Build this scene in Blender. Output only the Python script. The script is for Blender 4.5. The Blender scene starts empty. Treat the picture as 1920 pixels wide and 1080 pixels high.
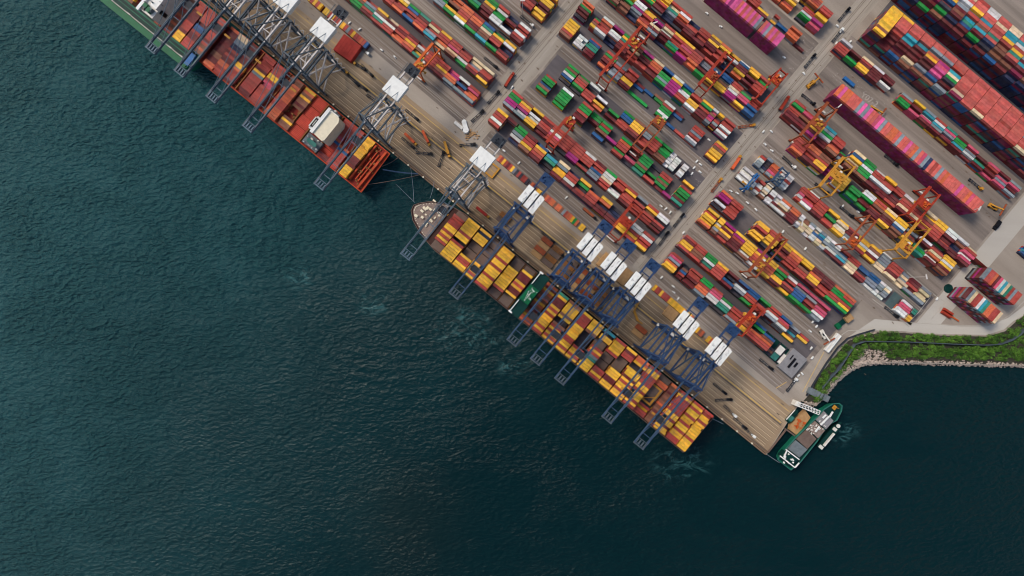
import bpy, math, random
import numpy as np
from mathutils import Vector, Matrix
R = math.radians
rng = random.Random(7)
C = bpy.context.scene.collection
scene = bpy.context.scene

# ---------------------------------------------------------------- camera, sky, sun, exposure
CAMH = 500.0            # metres above the quay; half a metre of ground per photo pixel
cd = bpy.data.cameras.new("camera"); cam = bpy.data.objects.new("camera", cd); C.objects.link(cam)
cam.location = (0, 0, CAMH); cam.rotation_euler = (0, 0, 0)
cd.sensor_width = 36; cd.lens = 36 * CAMH / 960.0; cd.clip_start = 1; cd.clip_end = 9000
scene.camera = cam
SUN_EL, SUN_AZ = R(47), R(140)      # azimuth measured from +x (the photo's right) towards +y (its top)
w = bpy.data.worlds.new("World"); scene.world = w; w.use_nodes = True
nt = w.node_tree; bg = nt.nodes["Background"]
sky = nt.nodes.new("ShaderNodeTexSky"); sky.sky_type = 'NISHITA'; sky.sun_disc = False
sky.sun_elevation = SUN_EL; sky.sun_rotation = R(90) - SUN_AZ
sky.air_density = 1.3; sky.dust_density = 3.0; sky.ozone_density = 1.0
nt.links.new(sky.outputs[0], bg.inputs[0]); bg.inputs[1].default_value = 0.14
sd = bpy.data.lights.new("sun", 'SUN'); sd.energy = 2.25; sd.angle = R(16.0); sd.color = (1.0, 0.91, 0.79)
so = bpy.data.objects.new("sun", sd); C.objects.link(so)
dirv = Vector((math.cos(SUN_EL) * math.cos(SUN_AZ), math.cos(SUN_EL) * math.sin(SUN_AZ), math.sin(SUN_EL)))
so.rotation_euler = dirv.to_track_quat('Z', 'Y').to_euler()
scene.view_settings.view_transform = 'Standard'; scene.view_settings.look = 'None'
scene.view_settings.exposure = 0.0; scene.view_settings.gamma = 1.0
scene.cycles.filter_width = 1.05; scene.cycles.max_bounces = 5; scene.cycles.diffuse_bounces = 3; scene.cycles.glossy_bounces = 2

# ---------------------------------------------------------------- frames
# photo pixel (1920 wide) -> ground metres; (h) is the height of the thing seen there
S = 0.5
def W(px, py, h=0.0):
    k = S * (CAMH - h) / CAMH
    return Vector(((px - 960) * k, (540 - py) * k, h))
class Frame:
    """u runs along the quay to the lower right, v runs inland to the upper right (pixels), X/Y the same in metres"""
    def __init__(s, c, sn):
        s.c, s.s = c, sn; s.a = -math.atan2(sn, c)
        s.uc = c * 960 + sn * 540; s.vc = sn * 960 - c * 540
    def xy(s, u, v, h=0.0):
        k = S * (CAMH - h) / CAMH
        return (u - s.uc) * k, (v - s.vc) * k
    def uv(s, px, py): return s.c * px + s.s * py, s.s * px - s.c * py
    def world(s, X, Y, Z=0.0):
        ca, sa = math.cos(s.a), math.sin(s.a)
        return Vector((X * ca - Y * sa, X * sa + Y * ca, Z))
FY = Frame(.7660, .6428)     # container yard
FQ = Frame(.7771, .6293)     # quay, ships and quay cranes

# ---------------------------------------------------------------- materials
def lin(c):
    return tuple(((x / 255 / 12.92) if x / 255 <= 0.04045 else ((x / 255 + 0.055) / 1.055) ** 2.4) for x in c)
def mat(name, col, rough=0.65, var=0.25, scale=0.25, metal=0.0, bump=0.0, stretch=None, rot=None, col2=None, fine=0.0, spec=0.12):
    m = bpy.data.materials.new(name); m.use_nodes = True; t = m.node_tree; b = t.nodes["Principled BSDF"]
    b.inputs["Roughness"].default_value = rough; b.inputs["Metallic"].default_value = metal
    b.inputs["Specular IOR Level"].default_value = spec
    g = t.nodes.new("ShaderNodeNewGeometry"); mp = t.nodes.new("ShaderNodeMapping")
    t.links.new(g.outputs["Position"], mp.inputs[0])
    if rot is not None: mp.vector_type = 'TEXTURE'; mp.inputs["Rotation"].default_value = (0, 0, rot)
    if stretch: mp.inputs["Scale"].default_value = stretch
    n = t.nodes.new("ShaderNodeTexNoise"); n.inputs["Scale"].default_value = scale; n.inputs["Detail"].default_value = 6
    n.inputs["Roughness"].default_value = 0.62
    t.links.new(mp.outputs[0], n.inputs[0])
    r = t.nodes.new("ShaderNodeMapRange"); r.inputs[1].default_value = 0.3; r.inputs[2].default_value = 0.7
    t.links.new(n.outputs["Fac"], r.inputs[0])
    mx = t.nodes.new("ShaderNodeMix"); mx.data_type = 'RGBA'
    c1 = lin(col); c2 = lin(col2) if col2 else tuple(x * (1 + var) for x in c1)
    c0 = c1 if col2 else tuple(x * (1 - var) for x in c1)
    mx.inputs[6].default_value = (*c0, 1); mx.inputs[7].default_value = (*c2, 1)
    t.links.new(r.outputs[0], mx.inputs[0]); out = mx.outputs[2]
    if fine:
        n2 = t.nodes.new("ShaderNodeTexNoise"); n2.inputs["Scale"].default_value = 1.3; n2.inputs["Detail"].default_value = 4
        t.links.new(g.outputs["Position"], n2.inputs[0])
        r2 = t.nodes.new("ShaderNodeMapRange"); r2.inputs[1].default_value = 0.3; r2.inputs[2].default_value = 0.7
        r2.inputs[3].default_value = 1 - fine; r2.inputs[4].default_value = 1 + fine
        t.links.new(n2.outputs["Fac"], r2.inputs[0])
        hs = t.nodes.new("ShaderNodeVectorMath"); hs.operation = 'SCALE'
        t.links.new(out, hs.inputs[0]); t.links.new(r2.outputs[0], hs.inputs[3]); out = hs.outputs[0]
    t.links.new(out, b.inputs["Base Color"])
    if bump:
        bp = t.nodes.new("ShaderNodeBump"); bp.inputs["Strength"].default_value = bump; bp.inputs["Distance"].default_value = 0.3
        t.links.new(n.outputs["Fac"], bp.inputs["Height"]); t.links.new(bp.outputs[0], b.inputs["Normal"])
    return m

def paint_mat():
    """container paint: the colour is the steel's own, held per face; rust and fading vary over it"""
    m = bpy.data.materials.new("container_paint"); m.use_nodes = True; t = m.node_tree; b = t.nodes["Principled BSDF"]
    a = t.nodes.new("ShaderNodeAttribute"); a.attribute_name = "paint"
    g = t.nodes.new("ShaderNodeNewGeometry")
    n = t.nodes.new("ShaderNodeTexNoise"); n.inputs["Scale"].default_value = 0.35; n.inputs["Detail"].default_value = 7; n.inputs["Roughness"].default_value = .7
    t.links.new(g.outputs["Position"], n.inputs[0])
    r = t.nodes.new("ShaderNodeMapRange"); r.inputs[1].default_value = .3; r.inputs[2].default_value = .7; r.inputs[3].default_value = .68; r.inputs[4].default_value = 1.28
    t.links.new(n.outputs["Fac"], r.inputs[0])
    oi = t.nodes.new("ShaderNodeObjectInfo")
    r3 = t.nodes.new("ShaderNodeMapRange"); r3.inputs[3].default_value = .84; r3.inputs[4].default_value = 1.16
    t.links.new(oi.outputs["Random"], r3.inputs[0])
    mm = t.nodes.new("ShaderNodeMath"); mm.operation = 'MULTIPLY'; t.links.new(r.outputs[0], mm.inputs[0]); t.links.new(r3.outputs[0], mm.inputs[1])
    sc = t.nodes.new("ShaderNodeVectorMath"); sc.operation = 'SCALE'
    t.links.new(a.outputs["Color"], sc.inputs[0]); t.links.new(mm.outputs[0], sc.inputs[3])
    # rust patches
    n2 = t.nodes.new("ShaderNodeTexNoise"); n2.inputs["Scale"].default_value = 0.9; n2.inputs["Detail"].default_value = 5
    t.links.new(g.outputs["Position"], n2.inputs[0])
    r2 = t.nodes.new("ShaderNodeMapRange"); r2.inputs[1].default_value = .62; r2.inputs[2].default_value = .78; r2.inputs[4].default_value = .55
    t.links.new(n2.outputs["Fac"], r2.inputs[0])
    mx = t.nodes.new("ShaderNodeMix"); mx.data_type = 'RGBA'; mx.inputs[7].default_value = (.16, .065, .035, 1)
    t.links.new(r2.outputs[0], mx.inputs[0]); t.links.new(sc.outputs[0], mx.inputs[6]); n4 = t.nodes.new("ShaderNodeTexNoise"); n4.inputs["Scale"].default_value = .16; n4.inputs["Detail"].default_value = 6; t.links.new(g.outputs["Position"], n4.inputs[0])
    r4 = t.nodes.new("ShaderNodeMapRange"); r4.inputs[1].default_value = .35; r4.inputs[2].default_value = .75; r4.inputs[3].default_value = .0; r4.inputs[4].default_value = .14; t.links.new(n4.outputs["Fac"], r4.inputs[0])
    m4 = t.nodes.new("ShaderNodeMix"); m4.data_type = 'RGBA'; m4.inputs[7].default_value = (.33, .27, .23, 1)
    t.links.new(r4.outputs[0], m4.inputs[0]); t.links.new(mx.outputs[2], m4.inputs[6]); t.links.new(m4.outputs[2], b.inputs["Base Color"])
    b.inputs["Roughness"].default_value = .6; b.inputs["Specular IOR Level"].default_value = .14
    return m
PAINT = paint_mat()
QR = FQ.a; YR = FY.a
M = {
 'ground':  mat("concrete_ground", (128, 117, 107), .85, .0, .03, rot=YR, stretch=(5, 1, 1), col2=(165, 155, 143), fine=.10),
 'apron':   mat("quay_apron_concrete", (116, 96, 76), .85, .0, .05, rot=QR, stretch=(9, 1, 1), col2=(164, 143, 118), fine=.12),
 'quaystone': mat("quay_edge_concrete", (96, 78, 64), .85, .0, .08, rot=QR, stretch=(6, 1, 1), col2=(141, 117, 94), fine=.2),
 'asphalt': mat("yard_asphalt", (92, 84, 79), .9, .0, .09, rot=YR, stretch=(22, 1, 1), col2=(150, 138, 128), fine=.14),
 'pad':     mat("stack_pad_asphalt", (72, 68, 72), .9, .0, .06, rot=YR, stretch=(6, 1, 1), col2=(104, 98, 99), fine=.14),
 'road':    mat("light_road", (126, 117, 107), .85, .0, .07, rot=YR, stretch=(1, 12, 1), col2=(164, 155, 143), fine=.12),
 'coastroad': mat("coast_road", (158, 152, 144), .85, .0, .02, stretch=(7, 1, 1), rot=R(-2), col2=(184, 178, 168), fine=.06),
 'tealpad': mat("teal_painted_pad", (52, 72, 76), .8, .0, .09, col2=(84, 100, 100), fine=.12),
 'mint':    mat("mint_painted_patch", (128, 150, 146), .8, .0, .04, col2=(150, 152, 146), fine=.06),
 'yellow_line': mat("yellow_marking", (206, 170, 92), .7, .3, .6),
 'cream_line': mat("cream_marking", (196, 174, 140), .7, .3, .6),
 'white_line': mat("white_marking", (166, 158, 150), .7, .35, .7),
 'dark_line': mat("rail_groove", (48, 40, 36), .8, .3, .3),
 'stain':   mat("oil_stained_concrete", (84, 70, 60), .8, .0, .5, col2=(112, 96, 82)),
 'rail':    mat("steel_rail", (150, 143, 134), .5, .2, .5, metal=.4),
 'kerb':    mat("kerb_concrete", (166, 160, 150), .85, .2, .4),
 'soil':    mat("soil", (60, 58, 50), .95, .3, .3),
 'rock':    mat("granite_boulders", (112, 96, 88), .9, .0, .6, col2=(200, 184, 170)),
 'leaf':    mat("shrub_leaves", (28, 60, 22), .7, .0, .15, col2=(98, 138, 52), fine=.35),
 'grey_steel': mat("slate_grey_steel", (74, 84, 92), .5, .22, .3),
 'pale_steel': mat("pale_grey_steel", (192, 186, 182), .5, .12, .3),
 'blue_steel': mat("navy_blue_steel", (42, 64, 98), .45, .25, .3),
 'slate_blue': mat("slate_blue_steel", (56, 76, 100), .45, .22, .3),
 'boom_steel': mat("blue_grey_boom_steel", (80, 98, 112), .5, .25, .3),
 'dark_steel': mat("dark_steel", (48, 52, 60), .6, .3, .5),
 'white_paint': mat("white_roof_paint", (218, 218, 214), .6, .09, .35),
 'white_dull': mat("weathered_white", (206, 202, 194), .6, .14, .4),
 'black':   mat("black_rubber_and_glass", (24, 24, 28), .4, .3, .5),
 'glass':   mat("dark_glass", (22, 34, 44), .1, .2, .5),
 'orange':  mat("orange_crane_paint", (186, 88, 42), .5, .25, .4),
 'red':     mat("red_crane_paint", (150, 54, 38), .5, .25, .4),
 'brownred': mat("brown_red_crane_paint", (140, 72, 46), .5, .25, .4),
 'gold':    mat("golden_yellow_paint", (180, 128, 50), .5, .22, .4),
 'orange_truck': mat("orange_truck_paint", (204, 92, 56), .5, .2, .4),
 'green_paint': mat("ship_green_paint", (14, 90, 58), .5, .2, .15),
 'dgreen':  mat("dark_green_deck", (9, 48, 45), .55, .35, .12),
 'hull_green': mat("green_hull_paint", (22, 96, 76), .5, .2, .1),
 'hull_red': mat("ship_red_oxide", (176, 70, 42), .6, .3, .12),
 'deck_red': mat("red_oxide_deck", (126, 42, 34), .65, .35, .15),
 'hull_dark': mat("dark_red_hull", (74, 42, 38), .6, .3, .12),
 'hatch':   mat("taupe_hatch_paint", (104, 88, 80), .7, .16, .2),
 'hatch_dark': mat("dark_deck_paint", (64, 44, 40), .7, .3, .3),
 'hatch_brown': mat("brown_hatch_paint", (132, 88, 52), .7, .25, .2),
 'hatch_red': mat("red_hatch_paint", (164, 54, 46), .6, .22, .2),
 'foredeck': mat("grey_forecastle_deck", (128, 112, 104), .7, .3, .4),
 'buff':    mat("buff_paint", (214, 204, 180), .6, .08, .3),
 'grey_roof': mat("grey_roof_sheet", (128, 126, 128), .7, .15, .3),
 'teal':    mat("teal_paint", (50, 106, 98), .5, .2, .4),
 'blue':    mat("blue_paint", (44, 96, 150), .5, .2, .4),
 'rope':    mat("mooring_rope", (112, 124, 136), .8, .2, .5),
 'wood':    mat("tan_timber", (166, 130, 90), .8, .2, .4),
 'deckgrey': mat("grey_hatch_cover", (104, 112, 116), .7, .2, .3),
}
def water_mat():
    m = bpy.data.materials.new("sea_water"); m.use_nodes = True; t = m.node_tree; b = t.nodes["Principled BSDF"]
    g = t.nodes.new("ShaderNodeNewGeometry")
    def noise(scale, rot, st, det=4, rough=.55, dist=0.0):
        mp = t.nodes.new("ShaderNodeMapping"); mp.inputs["Rotation"].default_value = (0, 0, rot); mp.inputs["Scale"].default_value = st
        t.links.new(g.outputs["Position"], mp.inputs[0])
        n = t.nodes.new("ShaderNodeTexNoise"); n.inputs["Scale"].default_value = scale; n.inputs["Detail"].default_value = det
        n.inputs["Roughness"].default_value = rough; n.inputs["Distortion"].default_value = dist
        t.links.new(mp.outputs[0], n.inputs[0]); return n.outputs["Fac"]
    def math_(op, a, bb):
        n = t.nodes.new("ShaderNodeMath"); n.operation = op
        for i, x in enumerate((a, bb)):
            if isinstance(x, (int, float)): n.inputs[i].default_value = x
            else: t.links.new(x, n.inputs[i])
        return n.outputs[0]
    def rng_(x, a, bb, c, d):
        n = t.nodes.new("ShaderNodeMapRange"); n.interpolation_type = 'SMOOTHSTEP'
        for i, y in enumerate((a, bb, c, d)): n.inputs[i + 1].default_value = y
        t.links.new(x, n.inputs[0]); return n.outputs[0]
    sep = t.nodes.new("ShaderNodeSeparateXYZ"); t.links.new(g.outputs["Position"], sep.inputs[0])
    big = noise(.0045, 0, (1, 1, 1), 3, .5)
    # sun and sky glint painted into the water colour, upper left; its edge wanders
    glint_tint = math_('ADD', math_('MULTIPLY', sep.outputs[0], -1.0), math_('ADD', math_('MULTIPLY', sep.outputs[1], .55), math_('MULTIPLY', big, 420.0)))
    glint_tint = rng_(glint_tint, 120, 760, 0, 1)
    ripple = noise(.21, R(-58), (1, 1.8, 1), 5, .6, .5)
    swell = noise(.06, R(-40), (1, 2.2, 1), 3, .5, .4)
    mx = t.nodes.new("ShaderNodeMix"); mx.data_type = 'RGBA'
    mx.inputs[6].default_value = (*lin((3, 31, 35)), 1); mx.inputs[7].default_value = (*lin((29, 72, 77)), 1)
    t.links.new(glint_tint, mx.inputs[0])
    # milky eddies where propellers have stirred the bottom
    ed = noise(.022, R(35), (1, 1.6, 1), 6, .6, 1.2)
    tot = None
    for (ex, ey, er) in ((-130, -15, 14), (-45, -38, 26), (-22, -50, 12), (2, -74, 14), (160, -164, 24), (-200, 12, 16), (310, -135, 16)):
        dx = math_('SUBTRACT', sep.outputs[0], float(ex)); dy = math_('SUBTRACT', sep.outputs[1], float(ey))
        d2 = math_('SQRT', math_('ADD', math_('MULTIPLY', dx, dx), math_('MULTIPLY', math_('MULTIPLY', dy, dy), 1.8)), 0)
        q_ = rng_(d2, er * .3, er * 1.5, 1, 0); tot = q_ if tot is None else math_('MAXIMUM', tot, q_)
    edm = math_('MULTIPLY', rng_(noise(.06, R(35), (1, 1.6, 1), 7, .65, 1.6), .47, .72, 0, .6), tot)
    m2 = t.nodes.new("ShaderNodeMix"); m2.data_type = 'RGBA'; m2.inputs[7].default_value = (*lin((70, 118, 120)), 1)
    t.links.new(mx.outputs[2], m2.inputs[6]); t.links.new(edm, m2.inputs[0])
    m3 = t.nodes.new("ShaderNodeMix"); m3.data_type = 'RGBA'; m3.inputs[7].default_value = (*lin((44, 44, 36)), 1)
    mxx = math_('SUBTRACT', sep.outputs[0], -110.0); myy = math_('SUBTRACT', sep.outputs[1], -215.0)
    md = math_('ADD', math_('SQRT', math_('ADD', math_('MULTIPLY', mxx, mxx), math_('MULTIPLY', myy, myy)), 0), math_('MULTIPLY', big, 50.0))
    t.links.new(rng_(md, 10, 120, .16, 0), m3.inputs[0]); t.links.new(m2.outputs[2], m3.inputs[6])
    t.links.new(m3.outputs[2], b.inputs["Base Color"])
    b.inputs["Roughness"].default_value = .22; b.inputs["IOR"].default_value = 1.33; b.inputs["Specular IOR Level"].default_value = .18
    fine = noise(.55, R(-60), (1, 1.7, 1), 3, .6, .2)
    gust = rng_(noise(.011, R(25), (1, 1.5, 1), 4, .6, .8), .35, .65, .7, 1.1)
    bp_s = math_('MULTIPLY', gust, rng_(glint_tint, 0, 1, .45, 1.0))
    cell = t.nodes.new("ShaderNodeTexVoronoi"); cell.feature = 'SMOOTH_F1'; cell.inputs["Scale"].default_value = .17; cell.inputs["Smoothness"].default_value = .4
    mpc = t.nodes.new("ShaderNodeMapping"); mpc.inputs["Rotation"].default_value = (0, 0, R(-50)); mpc.inputs["Scale"].default_value = (1, 1.8, 1)
    wv = t.nodes.new("ShaderNodeTexNoise"); wv.inputs["Scale"].default_value = .05; t.links.new(g.outputs["Position"], wv.inputs[0])
    av = t.nodes.new("ShaderNodeVectorMath"); av.operation = 'MULTIPLY_ADD'; av.inputs[1].default_value = (14, 14, 0); t.links.new(wv.outputs["Color"], av.inputs[0]); t.links.new(g.outputs["Position"], av.inputs[2])
    t.links.new(av.outputs[0], mpc.inputs[0]); t.links.new(mpc.outputs[0], cell.inputs["Vector"])
    # rings of a passing wake, centred off the bow of the long ship
    wx = math_('SUBTRACT', sep.outputs[0], -95.0); wy = math_('SUBTRACT', sep.outputs[1], 40.0)
    wr = math_('ADD', math_('SQRT', math_('ADD', math_('MULTIPLY', wx, wx), math_('MULTIPLY', math_('MULTIPLY', wy, wy), 1.6)), 0), math_('MULTIPLY', big, 40.0))
    wake = math_('MULTIPLY', math_('SINE', math_('MULTIPLY', wr, .42), 0), math_('MULTIPLY', rng_(wr, 90, 150, 0, .4), rng_(wr, 170, 290, 1, 0)))
    h = math_('ADD', math_('ADD', math_('MULTIPLY', cell.outputs["Distance"], 1.1), math_('MULTIPLY', wake, .5)), math_('MULTIPLY', ripple, 1.5))
    h = math_('ADD', math_('MULTIPLY', h, 1.0), math_('ADD', math_('MULTIPLY', swell, 1.6), math_('MULTIPLY', fine, .35)))
    bp = t.nodes.new("ShaderNodeBump"); bp.inputs["Distance"].default_value = 2.6
    t.links.new(bp_s, bp.inputs["Strength"])
    t.links.new(h, bp.inputs["Height"]); t.links.new(bp.outputs[0], b.inputs["Normal"])
    return m
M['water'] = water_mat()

# ---------------------------------------------------------------- mesh building
class MB:
    def __init__(s): s.v = []; s.f = []
    def add(s, vs, fs):
        n = len(s.v); s.v += [tuple(x) for x in vs]; s.f += [tuple(i + n for i in f) for f in fs]; return s
    def box(s, x0, x1, y0, y1, z0, z1, top=None):
        t = top or (0, 0)
        return s.add([(x0, y0, z0), (x1, y0, z0), (x1, y1, z0), (x0, y1, z0), (x0 + t[0], y0 + t[1], z1), (x1 - t[0], y0 + t[1], z1), (x1 - t[0], y1 - t[1], z1), (x0 + t[0], y1 - t[1], z1)],
                     [(0, 3, 2, 1), (4, 5, 6, 7), (0, 1, 5, 4), (1, 2, 6, 5), (2, 3, 7, 6), (3, 0, 4, 7)])
    def beam(s, a, b, w_, h_=None):
        a, b = Vector(a), Vector(b); h_ = h_ or w_; d = (b - a).normalized()
        up = Vector((0, 0, 1)) if abs(d.z) < .95 else Vector((0, 1, 0))
        sx = d.cross(up).normalized(); sz = sx.cross(d).normalized()
        vs = []
        for p in (a, b):
            for i, j in ((-1, -1), (1, -1), (1, 1), (-1, 1)): vs.append(p + sx * i * w_ / 2 + sz * j * h_ / 2)
        return s.add(vs, [(0, 1, 2, 3), (7, 6, 5, 4), (0, 4, 5, 1), (1, 5, 6, 2), (2, 6, 7, 3), (3, 7, 4, 0)])
    def path(s, pts, w_, h_=None):
        for a, b in zip(pts, pts[1:]): s.beam(a, b, w_, h_)
        return s
    def cyl(s, x, y, z0, z1, r0, r1=None, n=12):
        r1 = r0 if r1 is None else r1
        vs = [(x + r0 * math.cos(2 * math.pi * i / n), y + r0 * math.sin(2 * math.pi * i / n), z0) for i in range(n)]
        vs += [(x + r1 * math.cos(2 * math.pi * i / n), y + r1 * math.sin(2 * math.pi * i / n), z1) for i in range(n)]
        return s.add(vs, [tuple(range(n))[::-1], tuple(range(n, 2 * n))] + [(i, (i + 1) % n, n + (i + 1) % n, n + i) for i in range(n)])
    def prism(s, pts, z0, z1, shrink=None):
        a = sum(p[0] * q[1] - q[0] * p[1] for p, q in zip(pts, pts[1:] + pts[:1]))
        if a < 0: pts = pts[::-1]
        n = len(pts); lo = pts
        if shrink:
            cx = sum(p[0] for p in pts) / n; cy = sum(p[1] for p in pts) / n
            lo = [(cx + (p[0] - cx) * shrink, cy + (p[1] - cy) * shrink) for p in pts]
        return s.add([(p[0], p[1], z0) for p in lo] + [(p[0], p[1], z1) for p in pts],
                     [tuple(range(n))[::-1], tuple(range(n, 2 * n))] + [(i, (i + 1) % n, n + (i + 1) % n, n + i) for i in range(n)])
    def each(s, name, m, parent):
        used = {}
        root_ = list(range(len(s.v)))
        def find(a):
            while root_[a] != a: root_[a] = root_[root_[a]]; a = root_[a]
            return a
        for f in s.f:
            for q in f[1:]: root_[find(q)] = find(f[0])
        for f in s.f: used.setdefault(find(f[0]), []).append(f)
        for fs_ in used.values():
            ids = sorted({q for f in fs_ for q in f}); mp = {q: i for i, q in enumerate(ids)}
            m_ = MB(); m_.v = [s.v[q] for q in ids]; m_.f = [tuple(mp[q] for q in f) for f in fs_]; m_.build(name, m, parent)
    def build(s, name, m, parent=None):
        me = bpy.data.meshes.new(name); me.from_pydata(s.v, [], s.f); me.update()
        if m is not None: me.materials.append(m)
        o = bpy.data.objects.new(name, me); C.objects.link(o)
        if parent is not None: o.parent = parent
        return o
def tag(o, label=None, cat=None, group=None, kind=None):
    if label: o['label'] = label
    if cat: o['category'] = cat
    if group: o['group'] = group
    if kind: o['kind'] = kind
    return o
def thing(name, label, cat, loc=(0, 0, 0), rz=0.0, group=None):
    o = bpy.data.objects.new(name, None); C.objects.link(o); o.location = loc; o.rotation_euler = (0, 0, rz)
    return tag(o, label, cat, group)
def copy_tree(o, parent=None):
    c = o.copy(); C.objects.link(c); c.parent = parent
    for ch in list(o.children): copy_tree(ch, c)
    return c
def struct(name, mb, m):
    return tag(mb.build(name, m), kind='structure')
def flat(pts, z=0.0, h=0.0):
    return [tuple(W(x, y, h))[:2] for x, y in pts]

# ---------------------------------------------------------------- sea and ground
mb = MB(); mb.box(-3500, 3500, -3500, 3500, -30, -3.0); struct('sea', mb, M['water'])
def qpt(u, v): X, Y = FQ.xy(u, v); return tuple(FQ.world(X, Y))[:2]
def ypt(u, v): X, Y = FY.xy(u, v); return tuple(FY.world(X, Y))[:2]
coast = [(1437, 853), (1478, 790), (1502, 752), (1530, 762), (1545, 747), (1556, 734), (1571, 716), (1598, 694), (1622, 685), (1660, 681), (1740, 682), (1800, 684), (1920, 687), (2300, 700), (4000, 900)]
land = [qpt(-2500, 239)] + flat(coast) + [(1700, 1700), (-1700, 1700)]
mb = MB(); mb.prism(land, -6, 0); struct('ground', mb, M['ground'])
Z1, Z2, Z3 = .006, .012, .018
def sheet(name, pts, z, m):
    mb = MB(); a = sum(p[0] * q[1] - q[0] * p[1] for p, q in zip(pts, pts[1:] + pts[:1]))
    if a < 0: pts = pts[::-1]
    mb.add([(p[0], p[1], z) for p in pts], [tuple(range(len(pts)))]); return struct(name, mb, m)
def qrect(u0, u1, v0, v1): return [qpt(u0, v0), qpt(u1, v0), qpt(u1, v1), qpt(u0, v1)]
def yrect(u0, u1, v0, v1): return [ypt(u0, v0), ypt(u1, v0), ypt(u1, v1), ypt(u0, v1)]
sheet('quay_apron', [qpt(-400, 239.6)] + flat([(1436, 851.5), (1477.5, 788), (1500, 752)]) + [qpt(1630, 340), qpt(-400, 340)], Z1, M['apron'])
sheet('quay_edge_strip', [qpt(-400, 239.8), qpt(1652, 239.8), qpt(1652, 249), qpt(-400, 249)], Z2, M['quaystone'])
for n_, u0, u1, v0, v1 in (('yard_asphalt_west', -300, 812, 378, 900), ('yard_asphalt_middle', 862, 1228, 378, 925), ('yard_asphalt_east', 1266, 1600, 378, 610), ('yard_asphalt_east', 1266, 1702, 610, 975)):
    sheet('yard_asphalt', yrect(u0, u1, v0, v1), Z1, M['asphalt'])
sheet('cross_road', yrect(815, 860, 378, 1400), Z1, M['road'])
sheet('cross_road', yrect(1230, 1264, 378, 1400), Z1, M['road'])
sheet('cross_road', yrect(1706, 1742, 640, 1400), Z1, M['coastroad'])
sheet('coast_road', flat([(1590, 632), (1640, 598), (1700, 604), (1800, 612), (1850, 612), (1890, 596), (1925, 570), (2100, 440), (2100, 500), (1925, 588), (1900, 602), (1882, 618), (1850, 628), (1760, 626), (1690, 621), (1640, 620), (1620, 626)]), Z2, M['coastroad'])
sheet('teal_pad', yrect(1636, 1668, 630, 660), Z3, M['tealpad'])
sheet('far_asphalt', yrect(1000, 2100, 1132, 1500), Z1, M['asphalt'])
# stack pads
def pad(u0, u1, v0, v1): sheet('stack_pad', yrect(u0, u1, v0, v1), Z2, M['pad'])
PADS = [(440, 806, 414, 492), (600, 804, 514, 600), (868, 1232, 408, 488), (866, 1228, 514, 594), (842, 1228, 618, 704), (866, 1220, 726, 804), (1268, 1590, 412, 488), (1266, 1598, 516, 596), (1274, 1700, 630, 658), (1282, 1700, 668, 698), (1316, 1690, 732, 768), (1264, 1704, 772, 806), (1280, 1800, 970, 1150)]
for p in PADS: pad(*p)
# markings
def lines(name, m, segs, z=Z3, fr=FQ):
    mb = MB()
    for (u0, u1, v0, wd) in segs:
        f = qpt if fr is FQ else ypt
        p = [f(u0, v0), f(u1, v0), f(u1, v0 + wd), f(u0, v0 + wd)]
        mb.add([(x, y, z) for x, y in p], [(0, 1, 2, 3)])
    return struct(name, mb, m)
lines('apron_lane_lines', M['cream_line'], [(430, 1640, v, .8) for v in (251.5, 256, 264, 272, 281, 290, 296)] + [(430, 1640, v, .7) for v in (314, 322)])
lines('apron_yellow_lines', M['yellow_line'], [(430, 1636, 304.5, 1.5), (430, 1636, 331, .8)], Z3 + .004)
lines('crane_rail_grooves', M['dark_line'], [(-200, 1645, 246, 1.6), (-200, 1640, 301, 2.0), (-200, 1650, 242.5, .9), (-200, 1640, 304.2, .9)] + [(430, 1640, v, .5) for v in (257.2, 265.4, 273.2, 282.2, 291.2)] + [(430, 1640, 308, .5)], Z3)
lines('crane_rails', M['rail'], [(-200, 1645, 246.6, .4), (-200, 1640, 301.8, .4)], Z3 + .006)
lines('yard_lane_lines', M['white_line'], [(a, b, v, .45) for a, b in ((400, 812), (866, 1226), (1270, 1590)) for v in (384, 391, 400, 497, 506, 604, 612, 710, 718)], fr=FY)
lines('yard_lane_edges', M['rail'], [(470, 812, 388, .9), (1100, 1530, 380, .9), (1300, 1545, 366, 1.4)] + [(1275, 1700, v, 1.0) for v in (662, 666, 626, 703)], fr=FY)
lines('cross_road_lines', M['white_line'], [(u, u + .5, 385, 640) for u in (822, 846, 1236, 1247, 1258)] + [(a, a + 14, v, .5) for a in (816, 1231) for v in (500, 608, 716, 840, 922)], Z3, FY)
lines('road_tyre_marks', M['stain'], [(u, u + .7, 385, 700) for u in (828, 831, 838, 1240, 1243, 1252)], Z2 + .002, FY)
lines('yard_tyre_marks', M['stain'], [(a, b, v, .6) for a, b in ((400, 812), (866, 1226), (1270, 1590)) for v in (386.5, 394, 397, 404, 494, 500, 503, 510, 601, 607, 609, 615, 707, 713, 715, 721)], Z2 + .002, FY)
lines('far_lane_lines', M['white_line'], [(1300, 1900, v, .5) for v in (1140, 1150, 1158, 1168)] , fr=FY)
mb = MB()
for k in range(240):     # painted ground numbers, dashes and marks, worn
    reg = rng.choice([(1205, 1262, 700, 790), (1205, 1262, 560, 690), (1200, 1262, 830, 1000), (820, 860, 560, 690), (1290, 1330, 700, 738), (1285, 1330, 870, 925), (1190, 1225, 566, 620), (820, 850, 400, 500), (1180, 1226, 880, 920), (1330, 1400, 900, 940)])
    u, v = rng.uniform(reg[0], reg[1]), rng.uniform(reg[2], reg[3]); a, b = (rng.uniform(1.2, 2.6), .7) if rng.random() < .6 else (.7, rng.uniform(1.2, 3))
    p = [ypt(u, v), ypt(u + a, v), ypt(u + a, v + b), ypt(u, v + b)]
    mb.add([(x, y, Z3 + .004) for x, y in p], [(0, 1, 2, 3)])
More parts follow.
